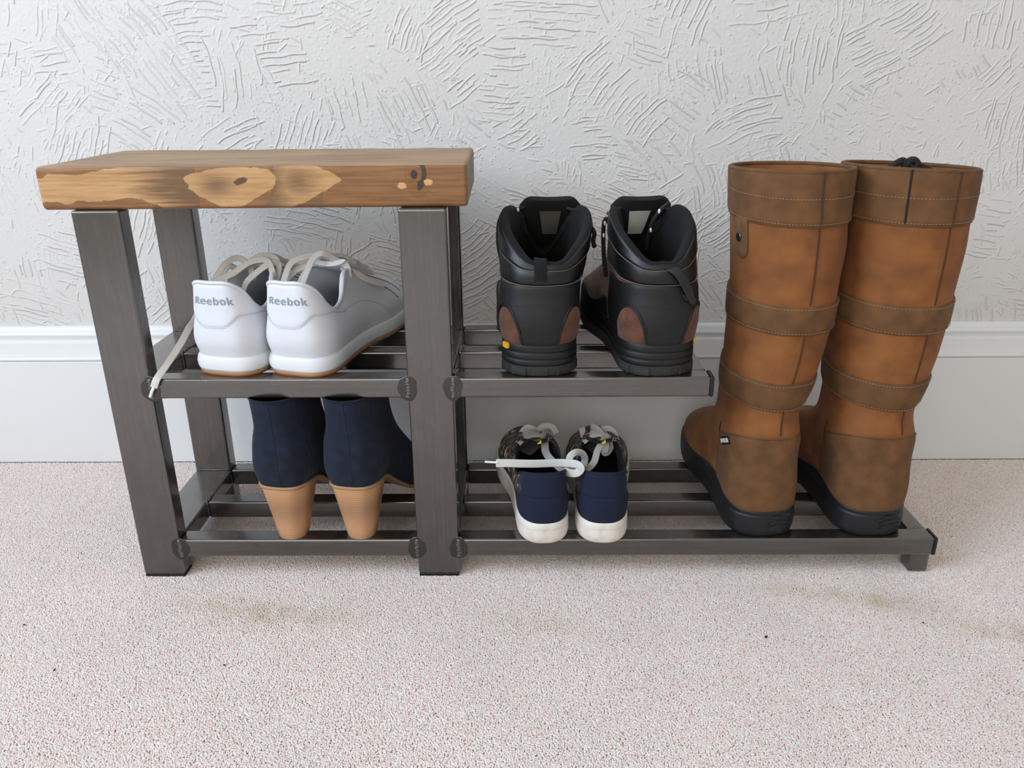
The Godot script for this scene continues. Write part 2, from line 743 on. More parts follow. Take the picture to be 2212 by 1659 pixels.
# stacked leather heel: thin layers
func stack_mat() -> StandardMaterial3D:
	var w := 64
	var h := 512
	var n := FastNoiseLite.new()
	n.seed = 14
	n.frequency = 0.05
	n.fractal_octaves = 3
	var out := PackedByteArray()
	out.resize(w * h * 3)
	for y in h:
		for x in w:
			var wob := n.get_noise_2d(x * 0.5, y * 0.4) * 3.0
			var layer := fposmod(y + wob, 20.0) / 20.0
			var id := floorf((y + wob) / 20.0)
			var k := 0.98 + 0.075 * sin(id * 12.9) + (-0.20 if layer < 0.17 else 0.0) + 0.05 * n.get_noise_2d(x * 0.3, y * 6.0)
			var i := (y * w + x) * 3
			out[i] = int(clampf(0.75 * k, 0, 1) * 255)
			out[i + 1] = int(clampf(0.565 * k, 0, 1) * 255)
			out[i + 2] = int(clampf(0.41 * k, 0, 1) * 255)
	var m := mat(Color(1, 1, 1), 0.55)
	m.albedo_texture = ImageTexture.create_from_image(Image.create_from_data(w, h, false, Image.FORMAT_RGB8, out))
	m.uv1_scale = Vector3(8.0, 14.0, 1.0)
	return m


# dark cloth printed with leaves, petals and thin striped plumes
func print_mat() -> StandardMaterial3D:
	var S := 512
	var im := Image.create_empty(S, S, false, Image.FORMAT_RGB8)
	im.fill(Color(0.06, 0.065, 0.09))
	var r := RandomNumberGenerator.new()
	r.seed = 40
	var inks := [Color(0.85, 0.82, 0.28), Color(0.92, 0.85, 0.36), Color(0.98, 0.58, 0.42), Color(0.14, 0.22, 0.45), Color(0.70, 0.28, 0.25), Color(0.48, 0.52, 0.20), Color(0.85, 0.78, 0.62)]
	for k in 120:
		var c := Vector2(r.randf() * S, r.randf() * S)
		var a := r.randf() * TAU
		var len_ := r.randf_range(26, 62)
		var wid := len_ * r.randf_range(0.16, 0.3)
		var ink: Color = inks[r.randi() % inks.size()]
		var curl := r.randf_range(-0.012, 0.012)
		for i in int(len_ * 1.6):
			var s := i / (len_ * 1.6)
			var q := a + curl * (s - 0.5) * len_ * 2.0
			var p := c + Vector2(cos(q), sin(q)) * (s - 0.5) * len_
			var hw := wid * sin(PI * s)
			for j in range(-int(hw), int(hw) + 1):
				var z := p + Vector2(-sin(q), cos(q)) * j
				var col := ink * (0.75 + 0.35 * (1.0 - absf(j) / (hw + 1.0)))
				im.set_pixel(posmod(int(z.x), S), posmod(int(z.y), S), col)
	for k in 24:
		var c := Vector2(r.randf() * S, r.randf() * S)
		var a := r.randf() * TAU
		for ln in 6:
			var rad := 22.0 + ln * 7.0
			var ink: Color = [Color(0.85, 0.83, 0.72), Color(0.75, 0.68, 0.25), Color(0.10, 0.16, 0.36)][ln % 3]
			for i in 120:
				var q := a + i / 120.0 * 1.9
				var p := c + Vector2(cos(q), sin(q) * 1.4) * rad
				for dx in 2:
					for dy in 2:
						im.set_pixel(posmod(int(p.x) + dx, S), posmod(int(p.y) + dy, S), ink)
	var m := cloth(tri(mat(Color(1, 1, 1), 0.9), 6.0), 0.15)
	m.albedo_texture = ImageTexture.create_from_image(im)
	return m


# ---------------------------------------------------------------- the room
func wallpaper() -> StandardMaterial3D:
	var W := 2048
	var H := 1024
	var hgt := PackedFloat32Array()
	hgt.resize(W * H)
	var r := RandomNumberGenerator.new()
	r.seed = 501
	var flow := FastNoiseLite.new()
	flow.seed = 8
	flow.frequency = 0.0035
	# trowel strokes: fans of ridges, each fan smoothing what lay under it
	var spots := []
	for gy in 10:
		for gx in 18:
			spots.append(Vector2((gx + r.randf_range(0.0, 1.0)) * W / 18.0, (gy + r.randf_range(0.0, 1.0)) * H / 10.0))
	for i in spots.size():
		var j := r.randi_range(0, spots.size() - 1)
		var tmp = spots[i]
		spots[i] = spots[j]
		spots[j] = tmp
	for c in spots:
		var a: float = r.randf() * TAU if r.randf() < 0.55 else flow.get_noise_2d(c.x, c.y) * 5.0 + 1.2
		var bend := r.randf_range(-0.0028, 0.0028)
		var lines := r.randi_range(9, 19)
		var gap := r.randf_range(7.5, 12.0)
		var long := r.randf_range(80.0, 190.0)
		var hw := lines * gap / 2
		var T := Vector2(cos(a), sin(a))
		var S := Vector2(-T.y, T.x)
		# smooth the patch
		var reach := int(maxf(long * 0.5, hw) * 1.15)
		for dy in range(-reach, reach, 1):
			var yy := posmod(int(c.y) + dy, H) * W
			for dx in range(-reach, reach, 1):
				var q := Vector2(dx, dy)
				if pow(q.dot(T) / (long * 0.5), 2.0) + pow(q.dot(S) / hw, 2.0) < 1.0:
					hgt[yy + posmod(int(c.x) + dx, W)] *= 0.3
		if r.randf() < 0.1:
			continue
		var rough_end := r.randf_range(0.3, 0.75)
		for ln in lines:
			var off := (ln - lines / 2.0) * gap + r.randf_range(-4.0, 4.0)
			var s0 := -long / 2 + r.randf_range(0.0, long * rough_end)
			var s1 := long / 2 - r.randf_range(0.0, long * 0.45)
			var amp := r.randf_range(0.45, 1.0)
			var on := r.randf_range(30.0, 110.0)
			var s := s0
			var wob := r.randf() * 10.0
			while s < s1:
				if on < 0.0:
					s += r.randf_range(3.0, 12.0)
					on = r.randf_range(16.0, 100.0)
					amp = r.randf_range(0.4, 1.0)
					continue
				var p: Vector2 = c + T * s + S * (off + bend * s * s + sin(s * 0.13 + wob) * 0.9)
				var k := amp * minf(1.0, minf(on, 8.0) / 8.0 + 0.25)
				stamp(hgt, W, H, p, k)
				s += 1.3
				on -= 1.3
	# short drags between the fans
	for i in 2600:
		var p := Vector2(r.randf() * W, r.randf() * H)
		var a := flow.get_noise_2d(p.x * 0.8 + 300.0, p.y * 0.8) * 7.0 + r.randf_range(-0.15, 0.15)
		var n := r.randi_range(4, 22)
		var k := r.randf_range(0.3, 0.8)
		for j in n:
			stamp(hgt, W, H, p + Vector2(cos(a), sin(a)) * j * 1.3, k * minf(1.0, minf(j + 1, n - j) / 4.0))
	# crumbs of plaster, thick in some places
	for i in 17000:
		var p := Vector2(r.randf() * W, r.randf() * H)
		if flow.get_noise_2d(p.x * 1.4 + 900.0, p.y * 1.4) > 0.12 or i % 7 == 0:
			stamp(hgt, W, H, p, r.randf_range(0.2, 0.65))
	var peel := noise_image(1024, 0.11, 2, 77).get_data()
	for y in H:
		for x in W:
			var v := hgt[y * W + x]
			hgt[y * W + x] = v + peel[(y % 1024) * 1024 + x % 1024] / 255.0 * 0.24
	var im := Image.create_from_data(W, H, false, Image.FORMAT_RF, hgt.to_byte_array())
	var m := mat(Color(0.865, 0.85, 0.83), 0.62)
	relief(m, ImageTexture.create_from_image(im), 0.15)
	m.uv1_scale = Vector3(1.0 / 1.5, 1.0 / 0.75, 1)
	return m


func stamp(h: PackedFloat32Array, W: int, H: int, p: Vector2, k: float) -> void:
	var ix := int(floorf(p.x))
	var iy := int(floorf(p.y))
	for dy in range(-2, 4):
		var yy := posmod(iy + dy, H) * W
		for dx in range(-2, 4):
			var ex := ix + dx - p.x
			var ey := iy + dy - p.y
			var d := (ex * ex + ey * ey) / 4.6
			if d < 1.0:
				var a := yy + posmod(ix + dx, W)
				var z := k * (1.0 - d) * (1.0 - d * 0.4)
				if z > h[a]:
					h[a] = z


func build_room() -> void:
	var x0 := -1.4
	var x1 := 2.7
	var z1 := 3.0
	var top := 2.4
	var t := 0.14
	var b := Mb.new()
	b.box(Vector3(x0 - t, -t, WALL - t), Vector3(x1 + t, top + t, WALL))
	structure("wall_back", b, wallpaper(), "off-white wallpapered wall with trowelled relief swirls behind the shoe rack")
	b = Mb.new()
	b.box(Vector3(x1, -t, WALL), Vector3(x1 + t, top + t, z1))
	structure("wall_right", b, M.plain_wall, "plain cream wall at the far end of the room")
	# window wall: four pieces round the opening
	b = Mb.new()
	b.box(Vector3(x0 - t, -t, WALL), Vector3(x0, 0.86, z1))
	b.box(Vector3(x0 - t, 2.16, WALL), Vector3(x0, top + t, z1))
	b.box(Vector3(x0 - t, 0.86, WALL), Vector3(x0, 2.16, 0.43))
	b.box(Vector3(x0 - t, 0.86, 1.77), Vector3(x0, 2.16, z1))
	structure("wall_left", b, M.plain_wall, "plain cream wall that holds the side window")
	b = Mb.new()
	b.box(Vector3(x0 - t, -t, z1), Vector3(x1 + t, 0.9, z1 + t))
	b.box(Vector3(x0 - t, 2.2, z1), Vector3(x1 + t, top + t, z1 + t))
	b.box(Vector3(x0 - t, 0.9, z1), Vector3(-1.15, 2.2, z1 + t))
	b.box(Vector3(0.85, 0.9, z1), Vector3(x1 + t, 2.2, z1 + t))
	structure("wall_front", b, M.plain_wall, "plain cream wall opposite the shoe rack with a wide window")
	b = Mb.new()
	b.box(Vector3(x0 - t, top, WALL), Vector3(x1 + t, top + t, z1))
	structure("ceiling", b, M.ceiling, "plain white ceiling above the whole room")
	window("window_1", "white framed window in the side wall", Vector3(x0 - 0.07, 0.86, 0.43), Vector3(0, 1.30, 1.34))
	window("window_2", "wide white framed window opposite the shoe rack", Vector3(-1.15, 0.9, z1 + 0.07), Vector3(2.0, 1.30, 0))
	# skirting board: flat board below, moulded strip above
	var prof := []
	for q in [[0.0, 15.0], [60.0, 15.0], [120.0, 15.1], [168.2, 15.0], [169.0, 14.2], [169.3, 12.0], [171.3, 12.0], [171.5, 14.8], [172.2, 15.8], [173.6, 15.6], [176.0, 14.6], [181.0, 13.4], [187.0, 12.3], [193.0, 11.5], [197.5, 10.9], [200.0, 10.2], [200.6, 8.6], [201.2, 7.4], [204.5, 8.0], [208.0, 9.2], [209.6, 9.6], [211.2, 9.2], [213.5, 8.2], [217.0, 7.2], [220.0, 5.8], [221.6, 3.6], [222.0, 0.0]]:
		prof.append(Vector3(0, q[0], q[1]) * 0.001)
	b = Mb.new()
	var rows := []
	for i in 31:
		var x := lerpf(x0, x1, i / 30.0)
		var row := PackedVector3Array()
		for p in prof:
			row.append(Vector3(x, p.y, WALL + p.z))
		rows.append(row)
	# each flat of the profile gets its own edge
	for k in prof.size() - 1:
		var strip := []
		for row in rows:
			strip.append(PackedVector3Array([row[k], row[k + 1]]))
		b.grid(strip, false)
	structure("baseboard_back", b, M.paint, "white painted skirting board with moulded top edge along the wallpapered wall")


func window(called: String, label: String, at: Vector3, size: Vector3) -> void:
	var o := Node3D.new()
	o.name = called
	o.set_meta("kind", "structure")
	o.set_meta("label", label)
	add_child(o)
	o.position = at
	var ax := 2 if size.z > size.x else 0
	var w: float = size[ax]
	var h := size.y
	var b := Mb.new()
	var f := 0.05
	for k in 3:
		var s := w * k / 2.0
		var c := Vector3(0, h / 2, 0)
		c[ax] = clampf(s, f / 2, w - f / 2)
		var z := Vector3(0.05, h, 0.05)
		b.rbox(c, z, 0.006, 1)
	for k in 2:
		var c := Vector3(0, f / 2 if k == 0 else h - f / 2, 0)
		c[ax] = w / 2
		var z := Vector3(0.05, f, 0.05)
		z[ax] = w
		b.rbox(c, z, 0.006, ax)
	obj("window_frame", b, M.frame, o)
	for k in 2:
		b = Mb.new()
		var lo := Vector3(-0.002, f, -0.002)
		var hi := Vector3(0.002, h - f, 0.002)
		lo[ax] = w * k / 2.0 + f / 2
		hi[ax] = w * (k + 1) / 2.0 - f / 2
		b.box(lo, hi)
		obj("pane", b, M.glass, o)


func build_carpet() -> void:
	var b := Mb.new()
	b.box(Vector3(-1.54, -0.14, WALL - 0.14), Vector3(2.84, -0.003, 3.14))
	var fm := relief(mat(Color(0.875, 0.835, 0.815), 1.0), M.fine, 0.12)
	fm.uv1_scale = Vector3(20, 20, 1)
	structure("floor", b, fm, "pale pink carpeted floor under the shoe rack")
	# pile: one little twisted end of yarn after another
	var tuft := Mb.new()
	var rows := []
	for q in [[-2.6, 1.05], [-0.7, 1.24], [0.0, 1.02], [0.32, 0.5]]:
		var ring := PackedVector3Array()
		for k in 6:
			var w := TAU * k / 6.0
			ring.append(Vector3(cos(w) * q[1], q[0], sin(w) * q[1]) * 0.001)
		rows.append(ring)
	tuft.grid(rows, true, false, true)
	var mm := MultiMesh.new()
	mm.transform_format = MultiMesh.TRANSFORM_3D
	mm.use_colors = true
	mm.mesh = tuft.mesh()
	var step := 0.0016
	var nx := 1310
	var nz := 402
	# finer where one looks closely, coarser farther out on the floor
	var ox := 1180
	var oz := 430
	var buf := PackedFloat32Array()
	buf.resize((nx * nz + ox * oz) * 16)
	var r := RandomNumberGenerator.new()
	r.seed = 4411
	var soft := FastNoiseLite.new()
	soft.seed = 12
	soft.frequency = 5.0
	soft.fractal_octaves = 3
	# old marks in the carpet: where, how far along x and z, how strong
	var marks := [[0.185, 0.075, 0.085, 0.020, 0.30], [0.13, 0.055, 0.05, 0.014, 0.2], [0.885, 0.055, 0.06, 0.022, 0.32], [0.99, 0.105, 0.05, 0.02, 0.3], [0.475, 0.085, 0.05, 0.022, 0.16], [0.80, 0.03, 0.06, 0.014, 0.2]]
	var i := 0
	for n in nx * nz + ox * oz:
			var far := n >= nx * nz
			var x := 0.0
			var z := 0.0
			var big := 1.0
			if far:
				var q := n - nx * nz
				x = -1.1 + (q % ox + r.randf()) * 0.0028
				z = SKIRT + 0.0015 + (q / ox + r.randf()) * 0.0028
				big = 1.75
				if x > -0.619 and x < 1.475 and z < 0.328:
					continue
			else:
				x = -0.62 + (n % nx + r.randf()) * step
				z = SKIRT + 0.0012 + (n / nx + r.randf()) * step
			var lean := r.randf_range(-0.25, 0.25)
			var lean2 := r.randf_range(-0.25, 0.25)
			var g := r.randf_range(0.88, 1.12)
			var wav := soft.get_noise_2d(x, z)
			var hh := g * (1.0 + 0.2 * wav)
			var o := i * 16
			buf[o] = g * big
			buf[o + 1] = lean * hh
			buf[o + 3] = x
			buf[o + 5] = hh
			buf[o + 7] = -0.0006 + r.randf_range(-0.0003, 0.0003)
			buf[o + 9] = lean2 * hh
			buf[o + 10] = g * big
			buf[o + 11] = z
			var k := r.randf()
			var c := Vector3(0.795, 0.70, 0.64)
			if k < 0.30:
				c = Vector3(0.83, 0.66, 0.615)
			elif k < 0.55:
				c = Vector3(0.87, 0.805, 0.745)
			elif k < 0.66:
				c = Vector3(0.76, 0.72, 0.64)
			elif k < 0.69:
				c = Vector3(0.72, 0.50, 0.46)
			c *= 0.98 + 0.05 * wav + r.randf_range(-0.03, 0.03)
			for mk in marks:
				var e: float = pow((x - mk[0] - (z - mk[1]) * 0.9) / mk[2], 2.0) + pow((z - mk[1]) / mk[3], 2.0)
				if e < 4.0:
					var s: float = mk[4] * exp(-e * 1.1) * (0.75 + 0.8 * soft.get_noise_2d(x * 6.0, z * 6.0))
					c = c.lerp(Vector3(0.50, 0.38, 0.24), clampf(s * 1.6, 0.0, 0.6))
			buf[o + 12] = c.x
			buf[o + 13] = c.y
			buf[o + 14] = c.z
			buf[o + 15] = 1.0
			i += 1
	mm.instance_count = i
	mm.buffer = buf.slice(0, i * 16)
	var mi := MultiMeshInstance3D.new()
	mi.name = "carpet_pile"
	mi.multimesh = mm
	var pm := mat(Color(1, 1, 1), 1.0)
	pm.vertex_color_use_as_albedo = true
	mi.material_override = pm
	mi.set_meta("label", "short pale pink carpet pile flecked with cream and faint brown marks")
	mi.set_meta("category", "carpet")
	mi.set_meta("kind", "stuff")
	add_child(mi)
	# specks of lint dropped on the pile
	var lm := mat(Color(0.10, 0.09, 0.085), 0.9)
	var spots := [[-0.094, 0.093, "dark lint speck on bare carpet off the bench's outer front leg"], [-0.02, 0.165, "dark lint speck on the carpet farthest in front of the outer bench leg"], [0.153, 0.158, "dark lint speck on the carpet in front of the ankle boots' bay"], [0.725, 0.115, "dark lint speck on the carpet in front of the tall boots"], [0.905, 0.092, "dark lint speck on the carpet in front of the rack's short foot"], [1.1, 0.005, "dark lint speck on the carpet beyond the rack's free end"]]
	for s in spots:
		var m := Mb.new()
		var w := r.randf_range(0.0008, 0.0014)
		m.blob(Vector3.ZERO, Vector3(w * 1.7, w * 0.7, w), 4, 7)
		var o := obj("lint_speck", m, lm)
		o.position = Vector3(s[0], 0.0012, s[1])
		o.rotation.y = r.randf() * 6.0
		o.set_meta("label", s[2])
		o.set_meta("category", "lint")
		o.set_meta("group", "specks of lint on the carpet")


# ---------------------------------------------------------------- the rack
func wood_mat() -> StandardMaterial3D:
	# the board's skin as one picture: top 0-255, front 256-383, ends and underside 384-511
	var W := 1024
	var H := 512
	var n := FastNoiseLite.new()
	n.seed = 21
	n.frequency = 1.0
	n.fractal_octaves = 4
	var blotch := FastNoiseLite.new()
	blotch.seed = 4
	blotch.frequency = 1.0
	blotch.fractal_octaves = 3
	var up := PackedVector2Array()
	var out := PackedByteArray()
	out.resize(W * H * 3)
	# sanded-through pale places on the front edge, as outlines (along, down)
	var pale_a := PackedVector2Array()
	for q in [[0.0, 0.27], [0.015, 0.26], [0.03, 0.17], [0.046, 0.16], [0.076, 0.17], [0.094, 0.205], [0.118, 0.16], [0.155, 0.09], [0.195, 0.02], [0.24, 0.0], [0.36, 0.0], [0.37, 0.5], [0.355, 1.0], [0.292, 0.98], [0.272, 0.88], [0.244, 0.78], [0.212, 0.71], [0.155, 0.775], [0.108, 0.79], [0.088, 0.75], [0.068, 0.84], [0.056, 0.84], [0.038, 0.79], [0.018, 0.785], [0.0, 0.8]]:
		pale_a.append(Vector2(q[0], q[1]))
	var oval := PackedVector2Array()
	for q in [[0.342, 0.27], [0.347, 0.22], [0.386, 0.14], [0.418, 0.08], [0.462, 0.04], [0.505, 0.06], [0.54, 0.12], [0.552, 0.22], [0.553, 0.42], [0.545, 0.52], [0.515, 0.68], [0.468, 0.93], [0.42, 0.93], [0.39, 0.78], [0.362, 0.62], [0.349, 0.52], [0.351, 0.44], [0.343, 0.36]]:
		oval.append(Vector2(q[0], q[1]))
	var arrow := PackedVector2Array()
	for q in [[0.552, 0.0], [0.646, -0.02], [0.665, 0.12], [0.69, 0.22], [0.708, 0.36], [0.685, 0.48], [0.655, 0.65], [0.615, 0.85], [0.575, 0.96], [0.495, 1.02], [0.53, 0.85], [0.552, 0.6]]:
		arrow.append(Vector2(q[0], q[1]))
	for y in H:
		for x in W:
			var u := float(x) / W
			var c := Vector3.ZERO
			if y < 256:
				var vv := y / 256.0
				var g := n.get_noise_2d(u * 3.0, vv * 26.0)
				var g2 := n.get_noise_2d(u * 5.0 + 40.0, vv * 90.0)
				var bl := blotch.get_noise_2d(u * 3.0, vv * 2.2)
				c = Vector3(0.66, 0.53, 0.39).lerp(Vector3(0.53, 0.41, 0.295), clampf(0.4 + g * 1.1 + bl * 0.7, 0.0, 1.0))
				c *= 1.0 + 0.10 * g2
			elif y < 384:
				var vv := (y - 256) / 128.0
				var wob := Vector2(n.get_noise_2d(u * 30.0, vv * 3.0), n.get_noise_2d(u * 30.0 + 9.0, vv * 3.0)) * Vector2(0.004, 0.03)
				var q := Vector2(u, vv) + wob
				var g := n.get_noise_2d(u * 4.0, vv * 10.0)
				var g2 := n.get_noise_2d(u * 14.0 + 40.0, vv * 40.0)
				var stain := Vector3(0.575, 0.40, 0.235).lerp(Vector3(0.48, 0.325, 0.185), clampf(0.45 + g, 0.0, 1.0))
				var pale := Vector3(0.765, 0.595, 0.40).lerp(Vector3(0.70, 0.53, 0.34), clampf(0.4 + g * 1.2, 0.0, 1.0))
				c = stain
				var dark := Vector3(0.40, 0.285, 0.185)
				if Geometry2D.is_point_in_polygon(q, pale_a):
					var d := clampf((u - 0.205) / 0.11 + g2 * 0.5 + g * 0.6 - maxf(0.0, vv - 0.62) * 1.2, 0.0, 1.0)
					c = pale.lerp(dark, d * 0.85)
				elif u > 0.26 and u < 0.37:
					c = stain.lerp(dark, clampf(0.5 + g2, 0.0, 0.8))
				if Geometry2D.is_point_in_polygon(q, oval):
					var e := Vector2((u - 0.415) / 0.055, (vv - 0.45) / 0.33).length()
					c = pale.lerp(dark, clampf((1.0 - e) * 0.8 + g2 * 0.45, 0.0, 0.7))
					if Vector2((u - 0.472) / 0.0165, (vv - 0.36 + (u - 0.472) * 2.5) / 0.072).length() < 1.0 + g2 * 0.2:
						c = Vector3(0.36, 0.27, 0.19)
				elif Geometry2D.is_point_in_polygon(q, arrow):
					var e := Vector2((u - 0.605) / 0.06, (vv - 0.38) / 0.42).length()
					c = pale.lerp(dark, clampf(maxf((1.1 - e) * 0.7, (0.60 - u) / 0.07) + g2 * 0.5 - 0.05, 0.0, 0.75))
				elif u > 0.54 and u < 0.66:
					c = stain.lerp(dark, clampf(0.35 + g2, 0.0, 0.7))
				# the knot and the two bare spots near the other end
				var k := Vector2((u - 0.884) / 0.016, (vv - 0.22) / 0.30)
				if k.length() < 1.9:
					var ringy := sin(k.length() * 7.0 + g2 * 3.0)
					c = c.lerp(Vector3(0.50, 0.30, 0.13), 0.35 + 0.2 * ringy)
					if absf(k.length() - 0.95) < 0.33 and k.x > -0.1:
						c = Vector3(0.25, 0.20, 0.18)
					if Vector2((u - 0.876) / 0.008, (vv - 0.25) / 0.1).length() < 1.0:
						c = Vector3(0.22, 0.17, 0.16)
				for sp in [[0.846, 0.50], [0.908, 0.42]]:
					if Vector2((u - sp[0]) / 0.0105, (vv - sp[1]) / 0.07).length() < 1.0 + g2 * 0.3:
						c = Vector3(0.82, 0.63, 0.42)
				c *= 1.0 + 0.10 * g2
				# the long edges are rubbed paler
				var edge := maxf(0.0, 1.0 - minf(vv, 1.0 - vv) / 0.045)
				c = c.lerp(Vector3(0.74, 0.58, 0.40), edge * 0.5)
			else:
				var vv := (y - 384) / 128.0
				var g := n.get_noise_2d(u * 8.0, vv * 14.0)
				var arc := sin(Vector2(u * 6.0, vv + 1.2).length() * 40.0 + g * 3.0)
				c = Vector3(0.54, 0.46, 0.37).lerp(Vector3(0.44, 0.365, 0.285), clampf(0.5 + 0.3 * arc + g, 0.0, 1.0))
			var i := (y * W + x) * 3
			out[i] = int(clampf(c.x, 0, 1) * 255)
			out[i + 1] = int(clampf(c.y, 0, 1) * 255)
			out[i + 2] = int(clampf(c.z, 0, 1) * 255)
	var m := mat(Color(1, 1, 1), 0.52)
	m.albedo_texture = ImageTexture.create_from_image(Image.create_from_data(W, H, false, Image.FORMAT_RGB8, out))
	return m


func tube_part(called: String, parent: Node3D, lo: Vector3, hi: Vector3, axis: int, r := 0.0028) -> MeshInstance3D:
	var b := Mb.new()
	b.rbox((lo + hi) / 2, (hi - lo).abs(), r, axis)
	# start each tube at its own place in the steel's pattern
	var s := Vector2(rng.randf(), rng.randf())
	for i in b.t.size():
		b.t[i] += s
	return obj(called, b, M.steel, parent)


func weld(parent: Node3D, at: Vector3, seed_n: int) -> void:
	# ground-off patch with the bead down its middle
	var b := Mb.new()
	var rows := []
	for k in 5:
		var q: float = [0.0, 0.55, 0.85, 0.97, 1.0][k]
		var h: float = [0.55, 0.5, 0.36, 0.18, -0.3][k]
		var ring := PackedVector3Array()
		for i in 36:
			var w := TAU * i / 36.0
			var j := 1.0 + 0.05 * sin(w * 3.0 + seed_n) + 0.03 * sin(w * 7.0 + seed_n * 2.0)
			ring.append(at + Vector3(cos(w) * 11.2 * q * j, sin(w) * 15.2 * q * j, h) * 0.001)
		rows.append(ring)
	b.grid(rows, true, true, false)
	var o := obj("weld", b, M.burn, parent)
	var r := RandomNumberGenerator.new()
	r.seed = seed_n
	b = Mb.new()
	var p := []
	for i in 9:
		p.append(at + Vector3(r.randf_range(-0.8, 0.8), lerpf(12.6, -12.6, i / 8.0), 0.2) * 0.001)
	rows = []
	var c := curve(p, 5)
	for i in c.size():
		var ring := PackedVector3Array()
		var end := minf(1.0, minf(i, c.size() - 1 - i) / 4.0 + 0.3)
		var g := (2.7 + 0.22 * sin(i * 1.1) + r.randf_range(-0.15, 0.15)) * end
		for k in 10:
			var w := TAU * k / 10.0
			ring.append(c[i] + Vector3(cos(w) * g, 0, sin(w) * g * 0.62) * 0.001)
		rows.append(ring)
	b.grid(rows, true, true, true)
	obj("bead", b, M.weld, o)


func bead(parent: Node3D, p: Array, r_mm: float, seed_n: int) -> void:
	var r := RandomNumberGenerator.new()
	r.seed = seed_n
	var b := Mb.new()
	var c := curve(p, 8)
	var rows := []
	for i in c.size():
		var T: Vector3 = (c[mini(i + 1, c.size() - 1)] - c[maxi(i - 1, 0)]).normalized()
		var S := T.cross(Vector3(0.3, 0.9, 0.31)).normalized()
		var U := S.cross(T)
		var g := (r_mm + 0.35 * sin(i * 1.9) + r.randf_range(-0.2, 0.2)) * minf(1.0, minf(i, c.size() - 1 - i) / 3.0 + 0.3)
		var ring := PackedVector3Array()
		for k in 8:
			var w := TAU * k / 8.0
			ring.append(c[i] + (S * cos(w) + U * sin(w)) * g * 0.001)
		rows.append(ring)
	b.grid(rows, true, true, true)
	obj("weld", b, M.weld, parent)


